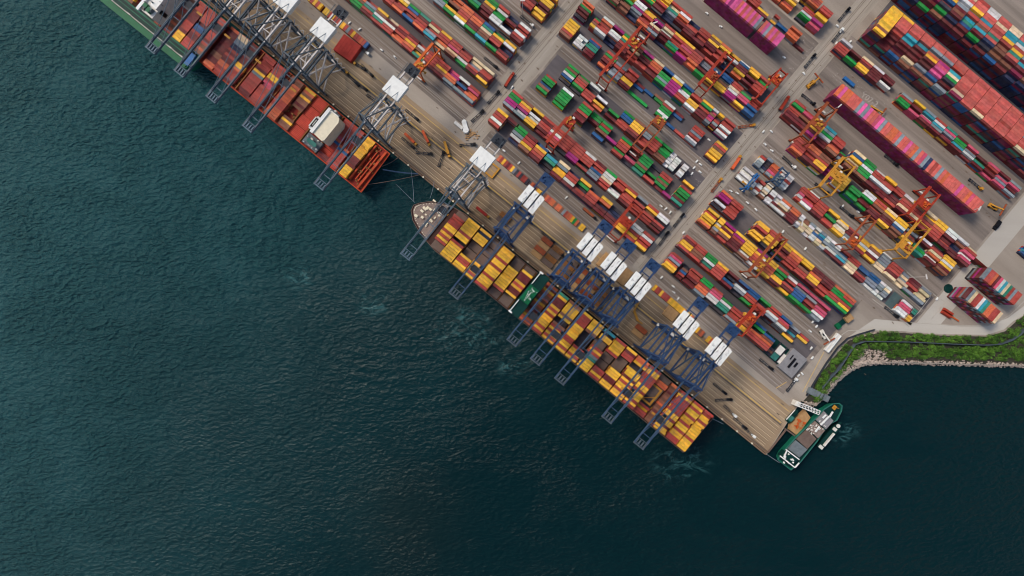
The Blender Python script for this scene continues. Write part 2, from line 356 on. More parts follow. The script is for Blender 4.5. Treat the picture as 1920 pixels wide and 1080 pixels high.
struct('worn_ground_marks', mb, M['white_line'])
def ground_text(txt, px, py, size, rz):
    cu = bpy.data.curves.new('ground_number', 'FONT'); cu.body = txt; cu.size = size
    o = bpy.data.objects.new('ground_number', cu); C.objects.link(o); cu.materials.append(M['white_line'])
    p = W(px, py); o.location = (p.x, p.y, Z3 + .008); o.rotation_euler = (0, 0, rz); tag(o, kind='structure')
ground_text("Y07-2", 1613, 180, 7.5, FY.a + R(4))
mb = MB()
for a, b in (((1528, 742), (1600, 660)), ((1505, 735), (1545, 660)), ((1537, 700), (1560, 668)), ((1455, 728), (1475, 716))):
    A, B = W(*a), W(*b); mb.beam((A.x, A.y, Z3), (B.x, B.y, Z3), .45, .01)
struct('access_road_lines', mb, M['yellow_line'])
mb = MB()
for k in range(260):      # oil and tyre stains with ragged outlines
    u, v = rng.uniform(440, 1630), rng.uniform(250, 372); a, b = rng.uniform(.6, 7), rng.uniform(.4, 1.3)
    pts = []
    for t in range(9):
        r = rng.uniform(.5, 1.1); pts.append(qpt(u + a * r * math.cos(t * .698), v + b * r * math.sin(t * .698)))
    mb.add([(x, y, Z3 + .002) for x, y in pts], [tuple(range(9))])
for k in range(330):
    u = rng.uniform(870, 1700); v = rng.choice([rng.uniform(494, 516), rng.uniform(600, 625), rng.uniform(706, 730), rng.uniform(880, 925)])
    if k % 3 == 0: u, v = rng.choice([rng.uniform(816, 860), rng.uniform(1232, 1262)]), rng.uniform(390, 1000)
    a, b = rng.uniform(.6, 4), rng.uniform(.5, 1.6); pts = []
    for t in range(9):
        r = rng.uniform(.5, 1.1); pts.append(ypt(u + a * r * math.cos(t * .698), v + b * r * math.sin(t * .698)))
    mb.add([(x, y, Z3 + .002) for x, y in pts], [tuple(range(9))])
struct('oil_stains', mb, M['stain'])
# kerbs round the corner pads
mb = MB()
def kerb(pts, wd=.6, h=.14):
    P = [W(*p) for p in pts]
    for a, b in zip(P, P[1:]): mb.beam((a.x, a.y, h / 2), (b.x, b.y, h / 2), wd, h)
kerb([(1635, 560), (1692, 602), (1706, 602), (1722, 586), (1745, 556), (1742, 545)]); kerb([(1745, 548), (1700, 510)])
kerb([(1706, 605), (1790, 610), (1860, 611), (1895, 590), (1920, 565)]); kerb([(1560, 640), (1590, 620), (1640, 618)]); kerb([(1750, 552), (1772, 566), (1745, 600)], .4)
struct('kerbs', mb, M['kerb'])
# land edge: stones and shrub belt
green = [(1520, 738), (1528, 718), (1548, 690), (1565, 668), (1590, 640), (1606, 631), (1640, 623), (1690, 624), (1760, 629), (1850, 631), (1885, 621), (1905, 603), (1922, 590), (2100, 470), (2100, 680), (1920, 674), (1800, 673), (1700, 670), (1662, 668), (1655, 655), (1625, 652), (1610, 668), (1590, 684), (1572, 702), (1552, 725), (1540, 745), (1530, 752)]
sheet('planted_ground', flat(green), Z3, M['soil'])
sheet('stone_bank', flat([(1506, 752), (1530, 758), (1545, 744), (1556, 731), (1571, 713), (1598, 691), (1622, 683), (1660, 679), (1740, 680), (1800, 682), (1920, 685), (2100, 690), (2100, 640), (1660, 640), (1600, 650), (1540, 715)]), Z2, M['soil'])
mb = MB(); mb.path([W(x, y, 2.2) for x, y in ((1540, 728), (1556, 708), (1572, 692), (1590, 664), (1602, 646), (1620, 640), (1700, 641), (1790, 645), (1850, 647), (1875, 645), (1895, 638), (1910, 628), (1924, 614), (2050, 520))], .55, 4.4); tag(mb.build('fence', M['grey_steel']), 'long slate-grey fence winding through the middle of the shrubs', 'fence')
mb = MB(); mb.path([W(x, y, 1.0) for x, y in ((1512, 742), (1530, 712), (1550, 680), (1572, 650), (1590, 634), (1612, 626), (1640, 618))], .8, 2.0)
tag(mb.build('boundary_wall', M['dark_steel']), 'dark boundary wall curving between the access road and shrubs', 'wall')
def inside(x, y, poly):
    c = False
    for (x0, y0), (x1, y1) in zip(poly, poly[1:] + poly[:1]):
        if (y0 > y) != (y1 > y) and x < (x1 - x0) * (y - y0) / (y1 - y0) + x0: c = not c
    return c
pathpts = [(1540, 728), (1556, 708), (1572, 692), (1590, 664), (1602, 646), (1620, 640), (1700, 641), (1790, 645), (1850, 647), (1875, 645), (1895, 638), (1910, 628), (1924, 614)]
def pdist(x, y):
    best = 99
    for (ax, ay), (bx, by) in zip(pathpts, pathpts[1:]):
        dx, dy = bx - ax, by - ay; t = max(0, min(1, ((x - ax) * dx + (y - ay) * dy) / (dx * dx + dy * dy)))
        best = min(best, math.hypot(x - ax - t * dx, y - ay - t * dy))
    return best
vs, fs = [], []
nb = 0; tries = 0
while nb < 900 and tries < 20000:
    tries += 1
    x, y = rng.uniform(1515, 1990), rng.uniform(560, 755)
    if not inside(x, y, green) or pdist(x, y) < 2.6: continue
    if rng.random() < .05 or (x > 1835 and y < 655 and rng.random() < .35): continue
    nb += 1; c = W(x, y); r = rng.uniform(1.3, 3.0); hh = rng.uniform(1.2, 3.6)
    for k in range(int(26 * r)):
        th, ph = rng.uniform(0, 2 * math.pi), math.acos(rng.uniform(-.1, 1)); rr = r * rng.uniform(.6, 1.08)
        p = Vector((c.x + rr * math.sin(ph) * math.cos(th), c.y + rr * math.sin(ph) * math.sin(th), .3 + (hh + rr * .6) * math.cos(ph) * .9 + .2))
        n_ = Vector((math.sin(ph) * math.cos(th) + rng.gauss(0, .5), math.sin(ph) * math.sin(th) + rng.gauss(0, .5), math.cos(ph) + .3 + rng.gauss(0, .4))).normalized()
        a = n_.orthogonal().normalized(); a = (a * math.cos(th * 3) + n_.cross(a) * math.sin(th * 3)); b_ = n_.cross(a); sz = rng.uniform(.28, .6)
        i = len(vs); vs += [tuple(p + a * sz), tuple(p + b_ * sz * .7), tuple(p - a * sz), tuple(p - b_ * sz * .7)]; fs.append((i, i + 1, i + 2, i + 3))
mb = MB(); mb.v, mb.f = vs, fs
tag(mb.build('shrubs', M['leaf']), 'dense belt of green shrubs between the coast road and the boulders', 'shrubs', kind='stuff')
mb = MB()
rocks = [(1508, 756), (1530, 760), (1545, 745), (1556, 732), (1571, 714), (1598, 692), (1622, 683), (1660, 680), (1740, 681), (1800, 683), (1920, 686), (2060, 692)]
def rock(x, y, z, r):
    b = [(0, 0, 1), (.9, 0, .45), (.28, .85, .45), (-.72, .53, .45), (-.72, -.53, .45), (.28, -.85, .45), (.72, .53, -.45), (-.28, .85, -.45), (-.9, 0, -.45), (-.28, -.85, -.45), (.72, -.53, -.45)]
    sx, sy, sz = r * rng.uniform(.8, 1.35), r * rng.uniform(.7, 1.1), r * rng.uniform(.5, .9); a = rng.uniform(0, 6.28)
    vv = []
    for p in b:
        j = rng.uniform(.82, 1.15); X, Y = p[0] * sx * j, p[1] * sy * j; vv.append((x + X * math.cos(a) - Y * math.sin(a), y + X * math.sin(a) + Y * math.cos(a), z + p[2] * sz * j))
    mb.add(vv, [(0, 1, 2), (0, 2, 3), (0, 3, 4), (0, 4, 5), (0, 5, 1), (1, 6, 2), (2, 7, 3), (3, 8, 4), (4, 9, 5), (5, 10, 1), (6, 7, 2), (7, 8, 3), (8, 9, 4), (9, 10, 5), (10, 6, 1), (6, 10, 9, 8, 7)])
for (ax, ay), (bx, by) in zip(rocks, rocks[1:]):
    L = math.hypot(bx - ax, by - ay); nx, ny = (by - ay) / L, -(bx - ax) / L      # inland
    wide = 13 if 1540 < ax < 1600 else 4.5
    for k in range(int(L * wide * .36)):
        t = rng.random(); d = rng.uniform(-4.5, wide) if rng.random() < .85 else rng.uniform(-6, wide + 4)
        x, y = ax + (bx - ax) * t + nx * d * .9, ay + (by - ay) * t + ny * d * .9
        p = W(x, y); z = -3.1 + (d + 6) / 8 * 3.1 if d < 2 else rng.uniform(.0, .4)
        rock(p.x, p.y, z, rng.uniform(.5, 1.15))
for k in range(260):
    x, y = rng.uniform(1606, 1662), rng.uniform(655, 682); p = W(x, y); rock(p.x, p.y, .3, rng.uniform(.5, 1.2))
for k in range(90):
    t = rng.random(); x = 1585 + 60 * t; y = 637 - 16 * t + rng.uniform(-2, 3); p = W(x, y); rock(p.x, p.y, .3, rng.uniform(.4, .8))
tag(mb.build('boulders', M['rock']), 'pale granite boulders heaped along the waterline below the shrubs', 'rocks', kind='stuff')

# ---------------------------------------------------------------- containers
PAL = {'r': (170, 68, 60), 'd': (104, 36, 42), 'o': (206, 102, 66), 'y': (240, 182, 58), 'm': (158, 38, 110), 'p': (196, 76, 104), 'g': (28, 138, 62),
       't': (44, 128, 108), 'b': (34, 86, 136), 'n': (34, 46, 78), 'w': (216, 216, 212), 'c': (222, 198, 160), 'a': (128, 138, 146), 'k': (50, 50, 62),
       's': (50, 150, 168), 'u': (132, 84, 66), 'h': (108, 92, 84), 'e': (198, 92, 84), 'q': (216, 88, 148), 'Q': (134, 28, 88), 'z': (124, 32, 66)}
CNAME = {'z': 'dark purple', 'Q': 'dark magenta', 'h': 'taupe', 'e': 'salmon red', 'q': 'hot pink', 'r': 'rust red', 'd': 'dark maroon', 'o': 'orange', 'y': 'yellow', 'm': 'magenta', 'p': 'pink', 'g': 'bright green', 't': 'teal green', 'b': 'blue', 'n': 'navy blue', 'w': 'white', 'c': 'cream', 'a': 'grey', 'k': 'charcoal', 's': 'cyan', 'u': 'brown'}
ORD = 'first second third fourth fifth sixth seventh eighth ninth tenth eleventh twelfth thirteenth fourteenth fifteenth sixteenth seventeenth eighteenth nineteenth twentieth twenty-first twenty-second twenty-third twenty-fourth twenty-fifth twenty-sixth twenty-seventh twenty-eighth twenty-ninth thirtieth'.split()
ORD += ['thirty-' + o for o in ORD[:9]] + ['fortieth'] + ['forty-' + o for o in ORD[:9]] + ['fiftieth'] + ['fifty-' + o for o in ORD[:9]]
def unit_container():
    """unit box mesh: recessed roof inside raised rails, corner posts, ridged roof"""
    v, f = [], []
    def q(*p): i = len(v); v.extend(p); f.append((i, i + 1, i + 2, i + 3))
    b = [(-.5, -.5), (.5, -.5), (.5, .5), (-.5, .5)]; e = .018; g = .07
    ins = [(-.5 + e, -.5 + g), (.5 - e, -.5 + g), (.5 - e, .5 - g), (-.5 + e, .5 - g)]
    for i in range(4):
        j = (i + 1) % 4
        q((*b[i], 0), (*b[j], 0), (*b[j], 1), (*b[i], 1))
        q((*b[i], 1), (*b[j], 1), (*ins[j], 1), (*ins[i], 1))
        q((*ins[i], 1), (*ins[j], 1), (*ins[j], .96), (*ins[i], .96))
    q(*[(x, y, .96) for x, y in ins])
    return np.array(v, dtype=np.float64), np.array(f, dtype=np.int64)
UV_, UF_ = unit_container()
def jitter(c, a=.12):
    l = lin(PAL[c]); k = 1 + rng.uniform(-a, a); return tuple(min(1, max(0, x * k * (1 + rng.uniform(-.05, .05)))) for x in l)
BOXES = []     # (X, Y, Z, L, Wd, H, rotation, colour char, frame)
IND = []       # candidates: tops
BLK = []
def stack(fr, X, Y, z0, L, Wd, tiers, top, palette, info=None, rot=0.0, mono=.35):
    for k in range(tiers):
        ch = top if k == tiers - 1 else (top if rng.random() < mono else rng.choice(palette))
        rec = (X, Y, z0 + k * 2.62, L, Wd, 2.59, rot, ch, fr)
        if k == tiers - 1:
            h = z0 + tiers * 2.62; m_ = (CAMH / (CAMH - h)) ** 2; area = L * Wd * m_
            if info and info.get('edge'): area += L * 2.6 * abs(Y) / (CAMH - h)
            P = fr.world(X, Y)
            if abs(P.x) * CAMH / (CAMH - h) < 474 and abs(P.y) * CAMH / (CAMH - h) < 265 and info:
                IND.append((area, rec, info)); continue
        BOXES.append(rec)
DEFPAL = 'rrrrddooygbunmwka'
def block(phrase, v0, v1, n, T, bays, z0=0.0, pal=DEFPAL, fr=FY, order='bay from left', rowsfrom='row from sea', ref='top', low='kn', tierfn=None, ln=None):
    hn = z0 + T * 2.6; k = (CAMH - hn) / CAMH
    vb0 = fr.vc + (v0 - fr.vc) * (1 - (1 - k) * .55)
    vb1 = fr.vc + (v1 - fr.vc) * k
    pitch = (vb1 - vb0) / n * S
    items = [b.split() for b in bays.split('|') if b.strip()]
    BLK.append((phrase, v0, v1, float(items[0][0]) - 12, float(items[-1][0]) + 12))
    for bi, it in enumerate(items):
        u = float(it[0]); st = it[1]; half = st.endswith('*'); st = st.rstrip('*')
        t_over = int(it[2]) if len(it) > 2 else None
        ub = (u - fr.uc) * k * S; L = 6.0 if half else (ln or 12.25)
        for ri, ch in enumerate(st[:n]):
            if ch == '.': continue
            Y = (vb0 - fr.vc) * S + (ri + .5) * pitch
            if tierfn: t = tierfn(ri, bi, ch)
            else:
                t = t_over or T
                t = max(1, t - (1 if rng.random() < .2 else 0))
                if ch in low: t = max(1, t - 2)
            cc = ch
            info = dict(phrase=phrase, row=ri, bay=bi, rows=rowsfrom, order=order, edge=(ri == 0), half=half)
            stack(fr, ub, Y, z0, L, pitch * .89, t, cc, pal, info if cc in CNAME else None)
def dirs(b): return b
# --- west of the first cross road
block('stack nearest quay, upper left', 418, 447, 5, 4, '462 rdory|488 orgur|515 gguor|541 drtar|567 rtwuy|593 rrwdc|619 oordr|645 royrd|671 tyuwr|697 drrrr|723 duyrr|749 aoomp|762 .....|775 adbkw|801 .....|789 aoopr'.replace('749 aoomp|762 .....|775 adbkw|801 .....|789 aoopr', '742 aoomp|765 adbkw|790 aoopr').replace('723 duyrr', '717 duyrr').replace('697 drrrr', '692 drrrr').replace('671 tyuwr', '667 tyuwr').replace('645 royrd', '641 royrd').replace('619 oordr', '616 oordr').replace('593 rrwdc', '590 rrwdc').replace('567 rtwuy', '565 rtwuy').replace('541 drtar', '540 drtar'))
def even(u_last, pitch, strs):
    n = len(strs); return '|'.join('%.1f %s' % (u_last - pitch * (n - 1 - i), s_) for i, s_ in enumerate(strs))
block('second stack strip, upper left', 461, 491, 5, 4, even(787, 25.8, 'rrroo orryc brrbg orrdt sarcr corry ucprr gwrrd dracc ydrrc'.split()))
block('stack strip beside road top', 519, 555, 6, 4, even(787, 25.8, 'aagtro gykuoo wyrroo gddoor suuctb gnrryg rdnnwy'.split()))
block('high strip left of road', 560, 598, 6, 4, even(787, 25.8, 'bgdrgy gtkknn dduygg wwggwr wnndkn drwrrw'.split()))
block('yellow ended stack, top edge', 621, 675, 8, 4, '762 rrdkyyuy|789 yyddyyky')
# --- between the cross roads
block('quayside stack, centre', 413, 447, 5, 4, '858 rwrry|884 ....d|906 nwagg|931 uyrrd|957 droyb|984 kktsk|1010 dyyac|1036 dwrrn|1062 drkgy|1088 drrok|1114 ddnoy|1140 ddnnk|1165 yyyru|1191 ryrww|1217 yrrwr')
block('second stack strip, centre', 456, 491, 6, 4, even(1216, 25.6, 'ammggr awmoyu yywwky ddrrdr rrpwrr krrrrr mmrrrr rkrrrw aabrrd rrcwwg wwkrrr drrryr rrrrka rrruyr ddrkww'.split()))
block('green mixed stack, centre', 519, 556, 6, 3, '886 gubggr|927 gggggw|974 ddrggr 5|1000 ...dgg|1023 bnugrg|1048 ..mk..|1071 rgrrog|1097 kpkdkr|1122 tguggg|1148 r.g..k|1171 dgugrr|1195 m.....|1214 tdgggr 4')
block('broken green stack, centre', 562, 596, 6, 3, '907 kbwgug|934 kgrrug|960 rrr..w|985 oy.w..|1018 dkg...|1043 rrrbbg|1068 dryyyu 4|1092 rrraau|1114 drrrrg|1137 uugggg|1154 wwwwww*|1167 wwwww.*|1186 wwwww.*|1212 y.....')
block('sparse middle stack', 626, 662, 6, 3, '853 uryyyy|880 wwww..*|892 wwww..*|907 ddttbr|946 oddrgr|972 aaara.|998 dyyrrr|1020 g..bd. 1|1045 g...b. 1|1066 ....gu 1|1089 gwggrw 2|1112 b...bd 1|1138 r..... 1|1162 awrarr 2|1212 yyyury 4')
block('stack under red gantry', 671, 707, 6, 4, '851 kddgoo|882 yurgk.*|900 wrrrow|925 nnwwkm|950 ddrtyg|974 rrkcur|998 rrddgm|1022 ddrooc|1047 gaggnb|1071 mmmmyw|1095 rrwwgb|1119 wyynrr|1143 dddrgy|1162 apmupw*|1176 dardky*|1197 wrwrrr')
block('wide stack, upper middle', 733, 770, 6, 4, '880 uuggy.|903 uuugky|927 nnamww|951 orrryy|974 adckm.|997 nddwcr|1021 gtrrry|1045 mrrpry|1069 oorrrd|1093 gdnaar|1117 yyukbk|1140 yyunbb|1163 mmwcrr|1186 ynppgk|1210 bbbrrr')
block('upper half of wide stack', 774, 811, 6, 4, '930 gygddr|955 ddryyy|980 nnatcr|1004 kdrowr|1028 ddrrkn|1053 ddrrrr|1077 rddyuy|1101 rrruyo|1125 nkkwky|1149 oyddbw|1172 dkdnyy|1196 rrrrgr')
block('short strip past magenta wall', 893, 916, 4, 2, '1085 drrr|1110 dy..|1137 ky.r*|1157 kbb.|1181 oooo 3|1204 d... 1')
block('top stack left of road', 935, 963, 5, 3, '1085 oyroy|1110 oryyc|1137 oryyc|1176 kgwrr')
block('top stack at road corner', 938, 986, 7, 4, '1201 pmuyyrr')
block('top edge stack, right middle', 966, 990, 4, 4, '1120 orro|1146 rryo|1172 orro')
# --- east of the second cross road
block('quayside stack, right', 417, 451, 6, 4, '1284 yyoapr|1310 drbukk*|1331 dddrrr|1357 aoorgg|1383 kwwppr|1409 kttwgk|1435 arrrrn|1461 yyoory|1487 rrokgb|1512 rroub.|1536 kuk... 1')
block('second stack strip, right', 462, 492, 5, 4, '1282 ryydr|1308 ruurr|1334 rtwgg|1360 rrroy|1386 dbnkd|1412 kawnb|1438 grrbb|1464 rrrng|1490 kawrr|1516 kwrpb|1543 yuska 2|1568 ...yr 1')
block('third stack strip, right', 522, 558, 6, 4, '1282 oyyyry|1304 uaywyy*|1323 ruydym|1349 dddrmy|1375 uwyyyy|1401 wrroym|1427 yooryy|1452 dyyggr|1477 ydrkrw|1503 gbbbap|1529 gdrdap|1554 awppdp')
block('fourth stack strip, right', 564, 600, 6, 4, '1280 kwkmmo|1306 rrrrrr|1370 yydryy 5|1397 kyyyrr 5|1427 nrddyy|1453 rrrooy|1479 rrukyy|1505 dyyodd|1531 rrrddd|1556 grrggo|1581 gyrgro')
block('small white container lane', 631, 660, 5, 2, '1283 wwwww|1303 awwru*|1316 wrwwr*|1330 uwcwc*|1345 wwdww*|1358 wdwww*|1376 wucwo|1398 dddoo|1414 awcww*|1427 cccuu*|1440 wccwa*|1453 wwbcw*|1466 ccbsa*|1479 wcaww*|1496 dwaaw|1520 dsabr|1543 cccrr|1568 drkbb|1592 waabb|1611 wwaaw*|1625 waacw*|1672 wwppw|1688 yyutt*')
block('second white lane, right', 671, 702, 5, 2, '1287 aawr.*|1300 ankka*|1320 aproo|1344 wwrww|1386 rwprr*|1404 wprrr|1430 drrrr|1456 rrgky|1482 ycwcy|1508 waddr|1534 rywyy|1560 ydwuy|1586 ccaaa 1|1612 cdrrr|1637 ccaca|1657 adrdd|1680 accca')
block('red and yellow stack, right', 736, 773, 6, 4, '1326 orrrrr|1352 ddrroo|1377 dyyruu|1402 ..mmdk 2|1428 yyyyyk|1460 ggggkk|1486 gddgww|1512 ddruor|1538 ydduyc|1565 uubwyy|1592 kyurak|1622 tgtkdw|1648 dwocrd 5|1676 udywyy 5')
block('long mixed stack, right', 776, 818, 6, 4, '1276 ddrrgr|1301 ddkupr|1326 mdyyyr|1351 ddwgas|1377 uorrrr|1398 adg...*|1423 uucybc|1449 uggwgg|1474 ddwrrw|1499 ddwrry|1524 rddkrr|1549 dcrruw|1574 dcrruc|1599 rrruyc|1624 rrroyy|1650 drddww|1675 ddnnuw|1699 dpwprc')
block('narrow stack below tall wall', 932, 962, 5, 3, '1269 rrrdw|1295 gk.d.|1321 yydrc|1347 ddddw|1373 .w.dd|1422 ggrak|1448 pddry|1474 dpwsa|1500 daswr|1526 dpapt|1552 dsggd|1578 dwarp|1604 dtgdd|1630 pdrrp|1656 papad|1682 akdpa')
# tall red wall, upper right: rows rise step by step
TC1 = ['yuyyyyyyyy', 'ddddreeeey', 'bdddssreee', 'ucdddsseee', 'uaddyoaaee', 'ubqqpmoaee', 'adkgcsaree', 'zcreeeeeee', 'eeeeeeeeee', 'creeeeeeee', 'eeeeeeeeee', 'eeereeeeee', 'reeeeeeeer', 'creeaeeeee', 'eeeeeeeeee', 'erreeeeeee', 'eeeeeeceee', 'eeeeeeeree', 'reeeeeeeee', 'eeeeeeeeee']
def tall(phrase, vb0, vb1, n, us, cols, H, low, pal):
    pitch = (vb1 - vb0) / n * S
    for bi, (u, st) in enumerate(zip(us, cols)):
        X = (u - FY.uc) * S
        for ri, ch in enumerate(st[:n]):
            t = H
            if bi in low: t = max(5, H - max(0, low[bi] - ri) - (1 if rng.random() < .2 and ri < n - 3 else 0))
            info = dict(phrase=phrase, row=ri, bay=bi, rows='row from sea', order='bay from left', edge=(ri == 0), half=False)
            stack(FY, X, (vb0 - FY.vc) * S + (ri + .5) * pitch, 0, 12.1, pitch * .975, t, ch, pal, info, mono=.04)
tall('tall red-topped stack, upper right', 975, 1029, 10, [1292 + 25.3 * i for i in range(20)], TC1, 9, {1: 5, 2: 4, 3: 4, 4: 3, 5: 3, 6: 2}, 'dddnbbzznuukzzt')
TC2 = []
for i in range(24): TC2.append(''.join(rng.choice('dndbdukzng') for _ in range(3)) + ''.join(rng.choice('uetdbsa') for _ in range(2)) + ''.join(rng.choice('yeswreeyacer') for _ in range(6)))
tall('tallest mixed stack, upper right corner', 1073, 1139, 11, [1200 + 25.3 * i for i in range(24)], TC2, 9, {k: 2 for k in range(24)}, 'ddnnnbbzznn')
# walls of containers standing across the strips
def cross_block(phrase, vb0, vb1, u0, u1, cols, tiers, pal, drop=()):
    n = len(cols); pitch = (u1 - u0) / n * S
    for i, ch in enumerate(cols):
        if ch == '.': continue
        X = (u0 - FY.uc) * S + (i + .5) * pitch; Y = ((vb0 + vb1) / 2 - FY.vc) * S
        info = dict(phrase=phrase, row=i, bay=None, rows='from left', order='', edge=False, half=False)
        stack(FY, X, Y, 0, min(12.2, (vb1 - vb0) * S), pitch * .97, tiers, ch, pal, info, rot=math.pi / 2, mono=0)
cross_block('magenta wall beside road', 845, 870, 1012, 1168, 'eeqqeeqmqqeqeqeqeqa.eqaeqeqq', 7, 'QQQQz')
cross_block('long crosswise red wall, right', 846, 871, 1303, 1637, 'oqooeeeaqaqeepqaeeooeaeeqeoaepanereaeoeeeeqeeopeee', 7, 'QQzzzz')
cross_block('square coloured stack near coast', 712, 741, 1717, 1792, 'dacrrwstoorrc', 7, 'ddmkra')
cross_block('rear coloured stack near coast', 762, 788, 1720, 1797, 'arrodpwsctrarr', 7, 'ddmkra')
# single lines of short boxes on the apron
def apron_line(phrase, u0, u1, v, cols, tiers=1):
    n = len(cols); pitch = (u1 - u0) / n * S
    for i, ch in enumerate(cols):
        if ch == '.': continue
        X = (u0 - FY.uc) * S + (i + .5) * pitch; info = dict(phrase=phrase, row=i, bay=None, rows='from left', order='', edge=False, half=True)
        stack(FY, X, (v - FY.vc) * S, 0, 6.06, pitch * .96, tiers, ch, 'rdo', info, rot=math.pi / 2)
apron_line('apron line beside grey cranes', 446, 588, 375, 'yryry.yyryrryyraryrrorb', 2)
apron_line('apron line, centre', 906, 1115, 374, 'oryrdryakrkrrk.oruyyauoroouoouarooygo.yy')
apron_line('apron line, right', 1284, 1378, 375, 'yrryrrryyyyyyyryyo')
apron_line('apron line behind last crane', 1395, 1445, 366, 'yuo..yoyo')
block('corner blue stack, right edge', 865, 885, 4, 2, '1783 bsbb|1808 nsbb')
block('long red wall near coast', 800, 806, 1, 4, '1720 r|1745 r|1770 r')

# ---------------------------------------------------------------- ships
def q_at(u, v, h=0.0):
    X, Y = FQ.xy(u, v, h); return FQ.world(X, Y, h)
def ship_hull(label, pts, zdeck, mats, name='container_ship', bulwark=True, shrink=.94, cat='container ship'):
    """pts: deck outline in apparent (u,v); the root's local axes run along the quay frame"""
    root = thing(name, label, cat, (0, 0, 0), FQ.a)
    P = [FQ.xy(u, v, zdeck) for u, v in pts]
    mb = MB(); mb.prism(P, -5, zdeck, shrink=shrink); mb.build('hull', mats[0], root)
    n = len(P); cx = sum(p[0] for p in P) / n; cy = sum(p[1] for p in P) / n
    mb = MB(); Q = [(cx + (x - cx) * .985, cy + (y - cy) * .975) for x, y in P]; mb.prism(Q, zdeck - .2, zdeck + .12); mb.build('deck', mats[1], root)
    if bulwark:
        mb = MB(); L = [(x, y, zdeck + .55) for x, y in P]; mb.path(L + [L[0]], .5, 1.1); mb.build('bulwark', mats[2], root)
    return root
def ship_block(phrase, bays, vb0, vb1, n, zdeck, T, pal='rrydu'):
    """bays: 'u0 u1 string tiers' in apparent coordinates at the container tops"""
    for bi, it in enumerate([b.split() for b in bays.split('|') if b.strip()]):
        u0, u1, st = float(it[0]), float(it[1]), it[2]; t = int(it[3]) if len(it) > 3 else T
        h = zdeck + 1.6 + T * 2.6; k = (CAMH - h) / CAMH * S
        X = ((u0 + u1) / 2 - FQ.uc) * k; L = (u1 - u0) * k - .75; pitch = (vb1 - vb0) * S / n
        runs = []
        for ri, ch in enumerate(st[:n]):
            Y = (vb0 - FQ.vc) * S + (ri + .5) * pitch
            if ch in 'hHxX.': continue
            tt = t - (1 if rng.random() < .05 else 0)
            if ch in 'k': tt = 1
            info = dict(phrase=phrase, row=ri, bay=bi, rows='row from outer side', order='bay from left', edge=False, half=False)
            stack(FQ, X, Y, zdeck + 1.6, min(L, 13.2), pitch * .92, max(1, tt), ch, pal, info)
# -- the long ship in the middle
ZC = 13
root_c = ship_hull('long dark-hulled container ship with rounded grey bow and green bridge', [(1528, 147), (1532, 234), (1440, 236), (930, 237), (896, 231), (868, 217), (851, 199), (845, 189), (848, 178), (862, 166), (890, 155), (930, 148)], ZC, (M['hull_dark'], M['hatch_dark'], M['hatch']))
mb = MB(); fd = [FQ.xy(u, v, ZC) for u, v in [(905, 232), (893, 228), (868, 214), (852, 197), (848, 189), (851, 180), (864, 169), (890, 158), (905, 155)]]
mb.prism(fd, ZC + .1, ZC + 1.5); mb.build('forecastle', M['foredeck'], root_c)
mb = MB()
for k in range(26):
    u, v = rng.uniform(862, 900), rng.uniform(168, 220); X, Y = FQ.xy(u, v, ZC); a, b = rng.uniform(.4, 1.6), rng.uniform(.4, 1.4); mb.box(X - a, X + a, Y - b, Y + b, ZC + 1.5, ZC + 1.5 + rng.uniform(.6, 1.8))
for k in range(34):
    t = k / 33; i = t * (len(fd) - 1); j = min(int(i), len(fd) - 2); f_ = i - j
    X = fd[j][0] * (1 - f_) + fd[j + 1][0] * f_; Y = fd[j][1] * (1 - f_) + fd[j + 1][1] * f_
    cx, cy = FQ.xy(900, 192, ZC); X = cx + (X - cx) * .95; Y = cy + (Y - cy) * .95; mb.cyl(X, Y, ZC + 1.5, ZC + 2.1, .38, n=8)
mb.each('deck_winch', M['buff'], root_c)
mb = MB(); X, Y = FQ.xy(884, 192, ZC + 6); mb.cyl(X, Y, ZC + 1.5, ZC + 14, .5, .3); mb.box(X - .4, X + .4, Y - 4, Y + 4, ZC + 9, ZC + 9.6); mb.build('foremast', M['buff'], root_c)
CB = '913 939 hhhryryryyrrrrhh 4|939 968 yyyyyyrkyyryyyyy|969 996 yyrryhhhhhhyyyny 4|996 1021 yryyyyhhhhhhhhhh 4|1023 1052 ryyyryyyryyryyyy|1053 1078 hhhryyyyyyyyhhhh|1079 1104 hhhhyddyrydddyhh|1131 1157 ooyouduoyuouoydo 2|1159 1183 ryryyyyryrydddyt|1184 1213 yryryrukkyuyyyyu 4|1215 1240 yryyrryyyyyrrrry|1241 1267 yryyrkkkkkkuyyyy 4|1270 1296 yyyytaryrhhhyyks|1297 1322 ryrrhhhhhhryyyyr|1323 1348 yyddyyyhhhhhrrdy|1349 1379 yyryyrydyyykkyoo 4|1380 1406 ryryyyryyrrrryyr|1407 1435 rryrkkkhhhhhoohh 2|1436 1454 uuuuduuouuuuduuo 2|1456 1483 yydyyryyrrrrrryr|1485 1510 rryyryyryyryyryr|1511 1532 yyyyryyyyyyryyrr'
ship_block('on green-bridge ship', CB, 151, 234, 16, ZC, 4)
